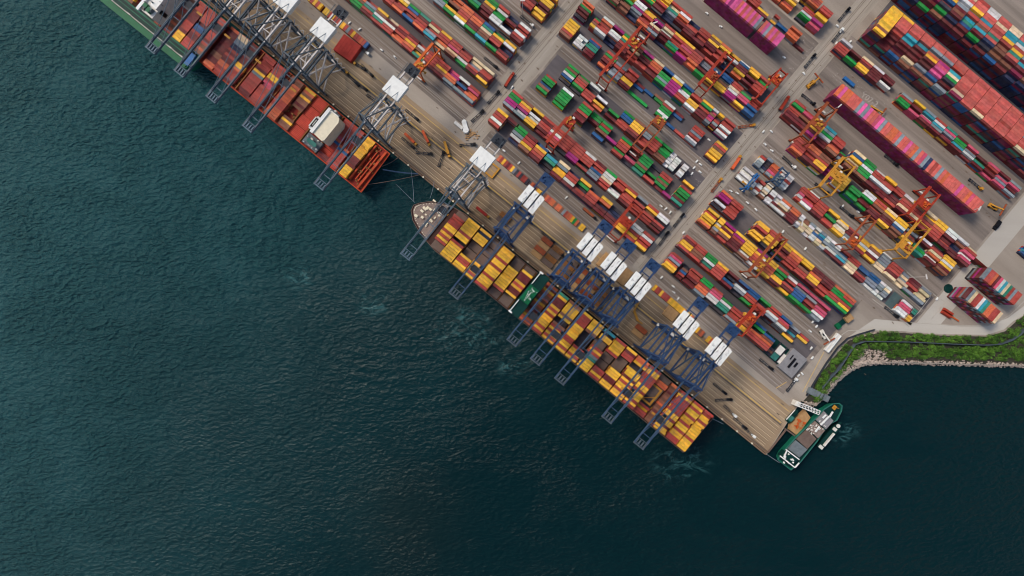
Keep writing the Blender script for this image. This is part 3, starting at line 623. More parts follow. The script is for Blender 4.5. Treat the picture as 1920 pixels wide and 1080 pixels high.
def hatches(bays, vb0, vb1, n, zdeck, T, root, m, chars='h', lift=0.0):
    h = zdeck + 1.6 + T * 2.6; k = (CAMH - h) / CAMH * S
    for it in [b.split() for b in bays.split('|')]:
        u0, u1, st = float(it[0]), float(it[1]), it[2]; X = ((u0 + u1) / 2 - FQ.uc) * k; L = (u1 - u0) * k - .9; pitch = (vb1 - vb0) * S / n
        i = 0
        while i < len(st):
            if st[i] in chars:
                j = i
                while j < len(st) and st[j] in chars: j += 1
                a = (vb0 - FQ.vc) * S + i * pitch; b = (vb0 - FQ.vc) * S + j * pitch; nn = max(1, round((b - a) / 10))
                for q in range(nn):
                    y0 = a + (b - a) * q / nn; y1 = a + (b - a) * (q + 1) / nn - .3
                    mb = MB(); mb.box(X - L / 2, X + L / 2, y0, y1, zdeck + .1, zdeck + 1.9 + lift, top=(.15, .15))
                    mb.box(X - L / 2 + .5, X - .15, y0 + .5, y1 - .5, zdeck + 1.9 + lift, zdeck + 2.02 + lift); mb.box(X + .15, X + L / 2 - .5, y0 + .5, y1 - .5, zdeck + 1.9 + lift, zdeck + 2.02 + lift)
                    mb.build('hatch_cover', m, root)
                i = j
            else: i += 1
hatches(CB, 151, 234, 16, ZC, 4, root_c, M['hatch'], lift=3)
# coaming and lashing bridges
mb = MB(); k = (CAMH - 20) / CAMH * S
for u in (940, 968.5, 996, 1022, 1052.5, 1078.5, 1104.5, 1130, 1158, 1183.5, 1214, 1240.5, 1268.5, 1296.5, 1322.5, 1348.5, 1379.5, 1406.5, 1455, 1484, 1510.5):
    X = (u - FQ.uc) * k; mb.box(X - .25, X + .25, (152 - FQ.vc) * S, (233 - FQ.vc) * S, ZC + 4, ZC + 5)
    for v in range(152, 234, 9): mb.box(X - .2, X + .2, (v - FQ.vc) * S - .2, (v - FQ.vc) * S + .2, ZC, ZC + 5)
mb.build('lashing_bridges', M['hatch_brown'], root_c)
# bridge
def qbox(mb, u0, u1, v0, v1, z0, z1, hh=None):
    hh = z1 if hh is None else hh; X0, Y0 = FQ.xy(u0, v0, hh); X1, Y1 = FQ.xy(u1, v1, hh); mb.box(X0, X1, Y0, Y1, z0, z1); return mb
mb = MB(); qbox(mb, 1108, 1129, 158, 228, ZC, 34, 38); mb.build('superstructure', M['dgreen'], root_c)
mb = MB(); qbox(mb, 1107, 1131, 146, 243, 34, 35.2, 38); mb.build('navigation_deck', M['dgreen'], root_c)
mb = MB(); qbox(mb, 1109, 1129, 178, 212, 35.2, 39, 39); mb.build('wheelhouse', M['green_paint'], root_c)
mb = MB()
for v0, v1 in ((147, 176), (214, 242)): qbox(mb, 1109, 1110.4, v0, v1, 35.2, 36.5, 38)
for v in (146.5, 240): qbox(mb, 1107, 1115, v, v + 3, 35.2, 37.5, 38)
for k_ in range(16): u, v = rng.uniform(1111, 1127), rng.uniform(180, 208); qbox(mb, u, u + rng.uniform(.8, 3), v, v + rng.uniform(.8, 2.4), 39, 40.3, 39)
mb.build('wing_rails_and_antennas', M['white_paint'], root_c)
mb = MB(); X, Y = FQ.xy(1119, 195, 44); mb.cyl(X, Y, 39, 49, .5, .25); mb.box(X - .2, X + .2, Y - 3, Y + 3, 44, 44.5); mb.build('mast', M['white_paint'], root_c)
# spreader frame and yellow gear on the after deck
for (u, v, hot) in ((1415, 194, 1),):
    r_ = thing('hatch_lifting_frame', 'yellow open lifting frame standing on the brown hatch deck of the ship', 'lifting frame', FQ.world(*FQ.xy(u, v, 20), 16.9), FQ.a)
    mb = MB(); mb.box(-6, 6, -9, -7.2, 0, 1.4); mb.box(-6, 6, 7.2, 9, 0, 1.4); mb.box(-6, -4.2, -7.2, 7.2, 0, 1.4); mb.box(4.2, 6, -7.2, 7.2, 0, 1.4); mb.beam((-5, -8, 1.6), (5, 0, 1.6), .6); mb.build('frame', M['gold'], r_)
    mb = MB(); mb.box(-4.2, 4.2, -7.2, 7.2, -.5, .1); mb.build('well_cover', M['black'], r_)

# -- the red ship
ZB = 9
root_b = ship_hull('red-oxide container ship with white bridge amidships and orange transom', [(754, 146), (750, 236), (400, 236), (362, 230), (362, 146)], ZB, (M['hull_red'], M['deck_red'], M['hull_red']), shrink=.96)
BBS = '364 388 oodduudddddddddo 1|389 412 rrrooddrdrnnaacc 2|412 436 drrrroyyddduuddd 1|450 477 ddrrrrrraydrrrrr 2|478 503 rrrrrrrppryyrrrr 2|515 543 oooorrrooooooouu 2|545 570 uuyuhhhhuduuyuoy 1|640 664 ddhhhrrboprrrrrr 1|665 689 rrrrrrbohhhrrrrr 2|692 714 yyyyddddyyyyyyyy 2'
ship_block('on red ship', BBS, 149, 234, 16, ZB, 2, 'rrdo')
HB = '571 600 HHHHHHHHHHHHHHHH|415 448 .......HHHH....H|450 477 HHHHHHHHHHHHHHHH|478 514 HHHHHHHHHHHHHHHH|640 664 HHHHHHHHHHHHHHHH|665 689 HHHHHHHHHHHHHHHH|600 606 ................'
hatches(HB, 149, 234, 16, ZB, 1, root_b, M['hatch_red'], 'H', lift=-.4)
mb = MB()
for u in (437, 448.5, 513, 544, 571, 603, 639, 690, 716):
    X, _ = FQ.xy(u, 180, ZB + 2); mb.box(X - .5, X + .5, (149 - FQ.vc) * S, (234 - FQ.vc) * S, ZB, ZB + 3)
for k_ in range(150):
    u = rng.choice([rng.uniform(438, 448), rng.uniform(504, 513), rng.uniform(546, 570), rng.uniform(720, 748)]); v = rng.uniform(152, 232); X, Y = FQ.xy(u, v, ZB + 1)
    mb.box(X - rng.uniform(.3, 2.2), X + .5, Y - .4, Y + rng.uniform(.4, 1.8), ZB, ZB + rng.uniform(.6, 2.8))
mb.build('coamings_and_deck_gear', M['hatch_brown'], root_b)
mb = MB()
for u0, u1 in ((450, 477), (478, 503), (571, 600), (640, 664), (665, 689)):
    for q in range(5):
        v0 = 150 + q * 17; X0, _ = FQ.xy(u0 + 1, 0, ZB + 3); X1, _ = FQ.xy(u1 - 1, 0, ZB + 3); Y0 = (v0 - FQ.vc) * S; Y1 = Y0 + 8
        for t in range(6): y = Y0 + .6 + t * 1.35; mb.box(X0 + .8, X1 - .8, y, y + .22, ZB + 1.55, ZB + 1.75)
mb.build('hatch_stiffeners', M['orange_truck'], root_b)
mb = MB(); qbox(mb, 718, 721, 152, 232, ZB, ZB + 3.4); qbox(mb, 740, 744, 148, 234, ZB, ZB + 2.6); qbox(mb, 728, 730, 158, 226, ZB, ZB + 2.2); qbox(mb, 734, 736, 158, 222, ZB, ZB + 2); mb.build('transom_and_mooring_deck', M['hull_red'], root_b)
mb = MB()
pts = [FQ.xy(u, v, 30) for u, v in ((608, 176), (608, 222), (616, 228), (634, 228), (638, 220), (638, 178), (634, 174))]; mb.prism(pts, ZB, 30); mb.build('superstructure', M['buff'], root_b)
mb = MB(); qbox(mb, 606, 612, 174, 232, 30, 31.5, 31); qbox(mb, 600, 606, 178, 183, 24, 30, 30); qbox(mb, 600, 606, 202, 206, 24, 30, 30); mb.build('bridge_wings', M['white_paint'], root_b)
mb = MB(); qbox(mb, 597, 608, 183, 202, ZB, 31, 31); mb.build('funnel', M['black'], root_b)
mb = MB(); qbox(mb, 598, 600, 181, 203, ZB, 31.6, 31); qbox(mb, 603, 604, 186, 199, 31, 32, 31); mb.build('funnel_casing', M['white_dull'], root_b)
for v in (160, 226):
    mb = MB(); X, Y = FQ.xy(622, v, 20); mb.prism([(X - 5, Y - 1), (X - 3.6, Y - 2), (X + 4, Y - 2), (X + 5.6, Y), (X + 4, Y + 2), (X - 3.6, Y + 2), (X - 5, Y + 1)], 17, 20, shrink=.8); mb.build('lifeboat', M['white_paint'] if v > 200 else M['teal'], root_b)
mb = MB(); qbox(mb, 606, 640, 150, 172, ZB, 14, 14); qbox(mb, 612, 634, 228, 233, ZB, 16, 14); mb.each('side_house', M['deckgrey'], root_b)
mb = MB()
for k_ in range(26): u, v = rng.uniform(606, 638), rng.choice([rng.uniform(151, 172), rng.uniform(222, 233)]); X, Y = FQ.xy(u, v, 16); mb.box(X, X + rng.uniform(.5, 2.2), Y, Y + rng.uniform(.4, 1.6), 14, rng.uniform(15, 18))
mb.each('deck_fitting', M['white_dull'], root_b)

# -- the green ship, upper left
ZA = 14
root_a = ship_hull('green-hulled container ship with white bridge, cut by the upper left edge', [(351, 119), (357, 132), (357, 236), (-150, 236), (-150, 117)], ZA, (M['hull_green'], M['dgreen'], M['green_paint']))
mb = MB(); qbox(mb, -150, 348, 118.5, 130, ZA, ZA + 1.2); mb.build('green_walkway', M['green_paint'], root_a)
mb = MB(); qbox(mb, -150, 340, 131, 132, ZA, ZA + 1.8)
for u in (200, 262, 300, 326): qbox(mb, u, u + 7, 131, 133, ZA + 1.8, ZA + 2.6)
mb.build('railing_and_boxes', M['white_dull'], root_a)
mb = MB(); qbox(mb, -150, 345, 139, 140.5, ZA, ZA + 1.6); qbox(mb, -150, 345, 146, 148.5, ZA, ZA + 2.2); mb.build('deck_pipes', M['hull_green'], root_a)
mb = MB(); qbox(mb, 339, 351, 125, 150, ZA, ZA + 2.4); mb.build('stern_house', M['blue'], root_a)
ship_block('on green ship, upper left', '172 197 uyyyyyyyyyyrry|249 264 oouuooyruooyrd 2|266 292 rouourouruoduo 1|293 312 yyydrrrddddrrr 2|313 334 rrrddrbbdrrrrr 2|336 356 .uourdrrrddrrr 1', 151, 234, 14, ZA, 2, 'rrdo')
mb = MB(); qbox(mb, 208, 240, 152, 232, ZA, 32, 34); mb.build('superstructure', M['white_dull'], root_a)
mb = MB(); qbox(mb, 206, 212, 148, 236, 32, 33.6, 34); qbox(mb, 226, 240, 170, 226, 32, 35, 34); qbox(mb, 214, 224, 200, 230, 32, 36, 34); mb.build('bridge_roof', M['white_paint'], root_a)
mb = MB()
for k_ in range(22): u, v = rng.uniform(209, 238), rng.uniform(150, 232); qbox(mb, u, u + rng.uniform(1, 4), v, v + rng.uniform(1, 5), 32, rng.uniform(34, 36.6), 34)
mb.each('roof_housing', M['deckgrey'], root_a)
mb = MB(); qbox(mb, 226, 233, 156, 166, 32, 35.5, 34); qbox(mb, 214, 222, 160, 168, 32, 34.5, 34); mb.build('funnel', M['green_paint'], root_a)
mb = MB(); qbox(mb, 214, 221, 154, 160, 32, 33, 33); qbox(mb, 241, 247, 168, 176, 24, 30, 33); mb.build('dark_vents', M['black'], root_a)
mb = MB(); qbox(mb, 240, 249, 176, 204, ZA, 26, 26); mb.build('aft_house', M['buff'], root_a)

# -- small coaster, lower right
c0 = W(1518, 820, 5); ax = Vector((.72, .66, 0)).normalized(); ang = math.atan2((760 - 872) * -1, 1566 - 1474)
def lp(px, py, h=0.0):
    p = W(px, py, h) - c0; ca, sa = math.cos(-ang), math.sin(-ang); return (p.x * ca - p.y * sa, p.x * sa + p.y * ca)
root_d = thing('coaster_ship', 'small green-edged cargo ship with open hatches moored by the quay corner', 'cargo ship', (c0.x, c0.y, 0), ang)
out = [lp(x, y, 4) for x, y in ((1458, 862), (1482, 881), (1500, 866), (1532, 826), (1550, 797), (1568, 788), (1577, 770), (1578, 760), (1573, 756), (1561, 757), (1545, 767), (1534, 779), (1490, 822), (1463, 852))]
mb = MB(); mb.prism(out, -5, 4, shrink=.93); mb.build('hull', M['hull_green'], root_d)
cx = sum(p[0] for p in out) / len(out); cy = sum(p[1] for p in out) / len(out)
mb = MB(); mb.prism([(cx + (x - cx) * .97, cy + (y - cy) * .93) for x, y in out], 3.8, 4.15); mb.build('deck', M['dgreen'], root_d)
mb = MB(); L = [(x, y, 4.6) for x, y in out]; mb.path(L + [L[0]], .5, 1.2); mb.build('bulwark', M['teal'], root_d)
def dquad(name, pts, z0, z1, m, h=None):
    mb = MB(); mb.prism([lp(x, y, h or z1) for x, y in pts], z0, z1); return mb.build(name, m, root_d)
dquad('hatch_cover', [(1478, 842), (1493, 826), (1514, 843), (1499, 858)], 4, 6.4, M['deckgrey'])
dquad('hatch_cover', [(1494, 824), (1514, 806), (1531, 823), (1514, 842)], 4, 6.4, M['hatch'])
dquad('hold_coaming', [(1515, 804), (1529, 790), (1547, 807), (1534, 822)], 4, 6.2, M['foredeck'])
dquad('hold_coaming', [(1531, 788), (1546, 772), (1563, 789), (1549, 805)], 4, 6.6, M['grey_roof'])
mb = MB()
for a, b in (((1539, 797), (1555, 781)), ((1529, 810), (1537, 800)), ((1556, 782), (1562, 772)), ((1549, 778), (1543, 784))):
    A, B = lp(*a, 8), lp(*b, 8); mb.beam((*A, 7.6), (*B, 7.6), 1.4, .8)
mb.build('derricks', M['white_paint'], root_d)
mb = MB()
for k_ in range(40):
    a, b = rng.random(), rng.random(); px = 1517 + 30 * a - (1 - a) * 0 + 16 * b - 8; py = 806 - 18 * a + 12 * b
    X, Y = lp(px, py, 7); mb.box(X, X + rng.uniform(.3, 1.6), Y, Y + rng.uniform(.3, .9), 6.2, rng.uniform(6.6, 7.6))
mb.each('hold_gear', M['white_dull'], root_d)
dquad('accommodation', [(1473, 846), (1464, 856), (1484, 871), (1498, 862)], 4, 11, M['dgreen'])
mb = MB()
for a, b in (((1463, 855), (1491, 877)), ((1474, 843), (1499, 862)), ((1491, 877), (1499, 868)), ((1476, 845), (1470, 858))):
    A, B = lp(*a, 12), lp(*b, 12); mb.beam((*A, 11.6), (*B, 11.6), 1.0, .8)
for k_ in range(14): X, Y = lp(rng.uniform(1470, 1492), rng.uniform(852, 870), 12); mb.box(X, X + 1.2, Y, Y + .9, 11, 12.4)
mb.build('bridge_rails', M['white_paint'], root_d)
mb = MB(); A = lp(1567, 764, 6); mb.cyl(A[0], A[1], 4, 11, .4, .2); mb.box(A[0] - 2.5, A[0] + 1.5, A[1] - 1.6, A[1] + 1.6, 4, 5); mb.build('foremast_and_windlass', M['gold'], root_d)
# gangway crane arm, pontoon and workboat
def px_thing(name, label, cat, px, py, z, rz, group=None):
    p = W(px, py, z); return thing(name, label, cat, (p.x, p.y, 0), rz, group)
A, B = W(1495, 757, 7), W(1539, 775, 9); g_ = thing('loading_gangway', 'white lattice gangway reaching from the rocks to the small ship', 'gangway', (A.x, A.y, 0), math.atan2(B.y - A.y, B.x - A.x)); Lg = (B - A).length
mb = MB()
for y in (-1.8, 1.8): mb.box(0, Lg, y - .35, y + .35, 6.5, 7.4)
for k_ in range(9): x = k_ * Lg / 8; mb.box(x - .2, x + .2, -1.5, 1.5, 6.7, 7.2)
for k_ in range(8): mb.beam((k_ * Lg / 8, -1.5, 7), ((k_ + 1) * Lg / 8, 1.5, 7), .3)
mb.build('lattice_arm', M['white_paint'], g_)
mb = MB(); mb.box(-1.5, 2.5, -2.4, 2.4, 0, 6.5); mb.build('tower_foot', M['white_dull'], g_)
pb = px_thing('pontoon_barge', 'tan flat-decked pontoon between the quay end and small ship', 'barge', 1496, 792, 0, 0)
o0 = W(1496, 792, 0); qd = [(W(x, y, 1.5) - o0) for x, y in ((1510, 769), (1520, 783), (1495, 817), (1481, 806), (1483, 796))]; mb = MB(); mb.prism([(p.x, p.y) for p in qd], -4, 1.5); mb.build('pontoon_hull', M['wood'], pb)
mb = MB()
for k_ in range(14):
    p = W(rng.uniform(1488, 1508), rng.uniform(782, 804), 2) - o0; mb.box(p.x, p.x + rng.uniform(.5, 2.4), p.y, p.y + rng.uniform(.5, 2), 1.5, rng.uniform(1.9, 3.2))
mb.build('deck_cargo', M['orange'], pb)
wbA, wbB = W(1478, 790, 2), W(1494, 772, 2); mid = (wbA + wbB) / 2; wb = thing('workboat', 'dark teal workboat with white rail tucked against the quay end', 'boat', (mid.x, mid.y, 0), math.atan2(wbB.y - wbA.y, wbB.x - wbA.x))
mb = MB(); mb.prism([(-7, -2.6), (5, -2.6), (8, 0), (5, 2.6), (-7, 2.6)], -4, 1.2, shrink=.85); mb.build('hull', M['dgreen'], wb)
mb = MB(); mb.box(-5, 0, -1.6, 1.6, 1.2, 3.6); mb.build('wheelhouse', M['teal'], wb); mb = MB(); mb.box(-6, 6, 2.1, 2.5, 1.2, 2.2); mb.build('white_rail', M['white_paint'], wb)
ls = W(1555, 818, 2); le = W(1562, 806, 2); lb = thing('launch', 'slim launch with white cabin roof lying alongside the small ship', 'boat', (W(1553, 820, 1).x, W(1553, 820, 1).y, 0), ang)
mb = MB(); mb.prism([(-14, -2), (-13, -3.2), (12, -3.2), (18, -1), (19, 0), (18, 1), (12, 3.2), (-13, 3.2)], -4, 1.4, shrink=.85); mb.build('hull', M['dgreen'], lb)
mb = MB(); mb.box(-9, 6, -1.7, -.2, 1.4, 3.4); mb.build('cabin_roof', M['white_dull'], lb)
mb = MB(); mb.cyl(14, 0, 1.4, 2.2, 1.8); mb.box(8, 11, -1, 2.4, 1.4, 2.6); mb.box(-13, -10, -2, 2, 1.4, 2.4); mb.each('deck_gear', M['white_dull'], lb)
for a_, b_, c_ in (((1480, 800), (1498, 816), 'mooring_jetty'),):
    mb = MB(); P = [W(x, y, .6) for x, y in ((1440, 848), (1474, 805), (1494, 820))]; mb.path(P, 1.3, 1.2)
    for p in (P[1], P[2], P[0]): mb.cyl(p.x, p.y, -6, 0, .7)
    tag(mb.build('mooring_jetty', M['hatch']), 'narrow brown jetty frame round the dark water at the quay end', 'jetty')
for x, y, a_ in ((1524, 735, 'uppermost'), (1538, 741, 'middle'), (1548, 746, 'lowest')):
    p = W(x, y, 3); mb = MB(); mb.box(-4, 4, -3, 3, 0, 2.8 + rng.uniform(-.6, .6)); mb.box(-3.2, -.4, -2.4, 2.4, 2.2, 3.5); mb.box(.4, 3.2, -2.4, 2.4, 2.2, 3.5)
    o = mb.build('jetty_shed', M['deckgrey']); o.location = (p.x, p.y, 0); o.rotation_euler = (0, 0, R(-26)); tag(o, a_ + ' of three grey-green sheds on the rocks by the quay corner', 'shed', 'sheds by the quay corner')
# mooring lines
def rope(a, b, label, ha=8, hb=.5, wd=.28, m='rope'):
    A, B = W(*a, ha), W(*b, hb); mb = MB(); P = []
    for i in range(9):
        t = i / 8; P.append(A.lerp(B, t) - Vector((0, 0, 3.0 * math.sin(math.pi * t))))
    mb.path(P, wd); tag(mb.build('mooring_line', M[m]), label, 'mooring line', 'mooring lines')
rope((718, 318), (783, 326), 'blue mooring line from the red ship stern, upper of the pair', 8, .5, 1.1, 'slate_blue')
rope((690, 346), (790, 327), 'brown mooring line from the red ship outer stern corner', wd=.45, m='hatch')
rope((716, 312), (748, 294), 'short brown mooring line from the inner stern corner', wd=.5, m='hatch')
rope((776, 378), (770, 315), 'thin line running straight up from the bow of the long ship', 14)
rope((806, 372), (814, 340), 'thin line from the bow of the long ship to quay, right one', 14)
rope((778, 380), (742, 345), 'thin line from the bow slanting left into water', 14, -3)
rope((1462, 868), (1438, 852), 'pale stern line of the small ship to quay corner', 4, .5, .4)
rope((1337, 786), (1356, 795), 'line from the square stern of the long ship to quay', 12, .5, .4)

# ---------------------------------------------------------------- quay cranes
def crane(kind):
    root = thing('quay_crane', '-', 'crane', (0, 0, 0), FQ.a)
    grey = kind == 'grey'
    leg, brace, boom = (M['grey_steel'], M['pale_steel'], M['boom_steel']) if grey else (M['blue_steel'], M['slate_blue'], M['slate_blue'])
    dk = M['dark_steel']
    g = 13.75
    for y in (-g, g):
        mb = MB(); mb.box(-12, 12, y - .8, y + .8, 2.2, 4.2); mb.build('sill_beam', leg, root)
        mb = MB()
        for x in (-10.4, -7, 7, 10.4): mb.box(x - 1.4, x + 1.4, y - .55, y + .55, .5, 2.2)
        for x in (-11.3, -9.6, -8, -6.2, 6.2, 8, 9.6, 11.3): mb.add([(x + .5 * math.cos(t * .785), y + s_ * .3, .5 + .5 * math.sin(t * .785)) for s_ in (-1, 1) for t in range(8)], [tuple(range(8)), tuple(range(15, 7, -1))] + [(t, t + 8, 8 + (t + 1) % 8, (t + 1) % 8) for t in range(8)])
        mb.build('bogies', dk, root)
    for x in (-9, 9):
        for y in (-g, g):
            mb = MB(); mb.beam((x, y, 4), (x * .96, y, 45), 1.5, 1.5); mb.build('leg', leg, root)
    mb = MB()
    for y in (-g, g): mb.beam((-9, y, 17), (9, y, 17), 1.3, 1.8)
    for x in (-9, 9): mb.beam((x, -g, 17), (x, g, 17), 1.2, 1.6)
    for y in (-g, g): mb.beam((-10.5, y, 44.5), (10.5, y, 44.5), 1.6, 2.2)
    for x in (-8.6, 8.6): mb.beam((x, -g, 44.5), (x, g, 44.5), 1.1, 1.5)
    mb.each('portal_beam', leg, root)
    mb = MB()
    for x in (-8.8, 8.8):
        mb.beam((x, -g, 18), (x, g, 43), 1.05); mb.beam((x, g, 18), (x, 0, 31), .9)
        if grey: mb.beam((x, -g, 43), (x, g * .3, 30), 1.0); mb.beam((x, -g, 18), (x, -2, 44), .95); mb.beam((x, g, 4), (x, g * .2, 17), .9); mb.beam((x, -g, 4), (x, 0, 17), .9)
    for y in (-g, g): mb.beam((-8.8, y, 18), (0, y, 43), .6); mb.beam((8.8, y, 18), (0, y, 43), .6)
    mb.each('diagonal_brace', brace, root)
    # girders: boom over the water, girder over the quay
    mb = MB()
    for x in (-4.5, 4.5): mb.box(x - .55, x + .55, -80.5, -g - 1, 45.8, 47.8)
    for y in (-79.8, -70, -58, -46, -34, -24): mb.box(-3.85, 3.85, y - .3, y + .3, 46.2, 47.2)
    mb.build('boom', boom, root)
    mb = MB()
    for x in (-4.9, 4.9): mb.box(x - .35, x + .35, -80, -16, 48, 48.12)
    mb.build('boom_walkway', M['grey_steel'] if grey else M['slate_blue'], root)
    mb = MB(); mb.box(-5.2, 5.2, -81.5, -80.5, 45.8, 48.4); mb.box(-5.2, 5.2, -75.4, -74.8, 47.8, 48.6)
    for x in (-4, -1.4, 1.4, 4): mb.box(x - .5, x + .5, -80, -76, 47.0, 48 + (x + 4) * .1)
    mb.build('boom_tip_platform', M['boom_steel'] if grey else M['grey_steel'], root)
    mb = MB()
    for x in (-4.5, 4.5): mb.box(x - .6, x + .6, -g - 1, 49, 45.9, 47.9)
    for y in (-6, 2, 9, 36, 42, 48.6): mb.box(-3.9, 3.9, y - .35, y + .35, 46.2, 47.4)
    mb.build('main_girder', leg if not grey else brace, root)
    mb = MB()
    for s_ in (-1, 1):
        mb.beam((s_ * 8.4, -g, 45), (s_ * 3.2, -g + 1.5, 70), 1.1); mb.beam((s_ * 6, g, 45.5), (s_ * 3.2, -g + 2, 69), .75)
    mb.beam((-3.6, -g + 1.5, 70), (3.6, -g + 1.5, 70), 1.3); mb.beam((-5.6, -g + .7, 58), (5.6, -g + .7, 58), .8)
    mb.build('apex_frame', leg, root)
    mb = MB()
    for s_ in (-1, 1):
        for y in (-44, -72): mb.beam((s_ * 3.2, -g + 1.5, 70), (s_ * 4.5, y, 48), .34)
        mb.beam((s_ * 3.2, -g + 1.5, 70), (s_ * 4.5, 34, 48), .34)
    mb.each('forestay', boom, root)
    # machinery house with white roof
    hw, y0, y1 = 8.4, 16.2, 31.8
    mb = MB(); mb.box(-hw + .5, hw - .5, y0 + .5, y1 - .5, 48.2, 52.6); mb.build('machinery_house', M['white_dull'], root)
    if grey:
        mb = MB(); mb.box(-hw, hw, y0, y1, 52.6, 53.3, top=(.3, .3)); mb.build('white_roof', M['white_paint'], root)
        mb = MB()
        for x in (-4.5, 4.5): mb.beam((x, -2, 50.5), (x, 47, 54.2), .42)
        mb.build('roof_rails', leg, root)
    else:
        for a, b, e in ((-hw - .6, -3.2, -.6), (-2.2, 3.0, .6), (4.0, hw + .8, 1.8)):
            mb = MB(); mb.box(a, b, y0 - e - .4, y1 - e * .7, 52.6, 53.3, top=(.2, .2)); mb.build('white_roof', M['white_paint'], root)
        mb = MB()
        for k_ in range(26):
            x, y = rng.uniform(-hw + 1, hw - 1), rng.uniform(y0 + 2, y1 - 3)
            if abs(x + 2.7) < .8 or abs(x - 3.5) < .8: continue
            mb.box(x, x + rng.uniform(.15, .35), y, y + rng.uniform(.4, 1.5), 53.3, 53.42)
        mb.each('roof_vent', M['dark_steel'], root)
        mb = MB()
        for x in (-2.7, 3.5): mb.box(x - .4, x + .4, y0 - 1, y1 + 2, 52.2, 52.9)
        mb.build('roof_slots', M['black'], root)
    # rear platform
    mb = MB(); mb.box(-5.6, 5.6, 41, 49.8, 47.9, 48.5)
    for k_ in range(12): x, y = rng.uniform(-5, 4), rng.uniform(41.5, 48.3); mb.box(x, x + rng.uniform(.5, 1.6), y, y + rng.uniform(.4, 1.3), 48.5, rng.uniform(49, 50.6))
    mb.build('rear_platform', M['dark_steel'] if grey else M['blue_steel'], root)
    # trolley and cab hang below the boom
    ty = -30 if grey else -52
    mb = MB(); mb.box(-3.7, 3.7, ty - 3, ty + 3, 44.6, 46.0); mb.box(-5.6, 5.6, ty - .5, ty + .5, 48.1, 48.6); mb.build('trolley', dk, root)
    mb = MB(); mb.box(1.6, 3.8, ty + 3.2, ty + 6, 42.2, 44.8); mb.build('operator_cab', M['glass'], root)
    mb = MB(); mb.box(-3.1, 3.1, ty - .9, ty + .9, 30, 30.8)
    for x in (-2, 2): mb.beam((x, ty, 30.8), (x, ty, 44.6), .12)
    mb.build('spreader', M['gold'], root)
    mb = MB(); mb.box(-10.5, 10.5, -g - 1.2, -g + 1.2, 45.7, 46.4)
    for k_ in range(16): x, y = rng.uniform(-9.5, 8.5), rng.uniform(-g - 1, -g + .6); mb.box(x, x + rng.uniform(.6, 2), y, y + .8, 46.4, rng.uniform(47, 48.6))
    mb.build('hinge_platform', leg, root)
    mb = MB()
    for i in range(8): z = 4 + i * 4.9; y = g + 1.5; mb.beam((9.8, y - 2 if i % 2 else y + 2, z), (9.8, y + 2 if i % 2 else y - 2, z + 4.9), .7, .25)
    mb.build('stairs', M['pale_steel'], root)
    mb = MB(); mb.box(-10.4, -8.6, g - 2.4, g + .2, 17.9, 20.4); mb.box(4, 8, g - 1.4, g + 1.4, 18, 20); mb.build('electrical_cabinet', M['white_dull'], root)
    return root
tips_grey = [(285, 92), (343, 130), (399, 183), (467, 238), (599, 349), (761, 480)]
tips_blue = [(849, 556), (957, 645), (1000, 682), (1046, 718), (1134, 791), (1192, 842)]
labels_grey = ['grey quay crane over the white bridge of the green ship, far upper left', 'grey quay crane over the stern end of the green ship', 'grey crane whose boom crosses the left end of the red ship', 'grey quay crane with white roof beside the square red hatch cover', 'grey quay crane over the yellow stern boxes of the red ship', 'grey quay crane with white roof over the rounded bow']
labels_blue = ['blue quay crane standing apart, left of the green bridge', 'blue quay crane just right of the green bridge, first of three close together', 'blue quay crane in the middle of the three close together', 'blue quay crane, last of the three standing close together', 'blue quay crane second from the square stern of the long ship', 'blue quay crane nearest the square stern, last one along the quay']
protos = {'grey': crane('grey'), 'blue': crane('blue')}
for kind, tips, labs in (('grey', tips_grey, labels_grey), ('blue', tips_blue, labels_blue)):
    for i, (t, lab) in enumerate(zip(tips, labs)):
        o = protos[kind] if i == 0 else copy_tree(protos[kind])
        u, v = FQ.uv(*t); X, _ = FQ.xy(u, v, 47); _, Y = FQ.xy(0, 273.5)
        o.location = FQ.world(X, Y, 0); tag(o, lab, 'crane', 'quay cranes with booms over the ships')

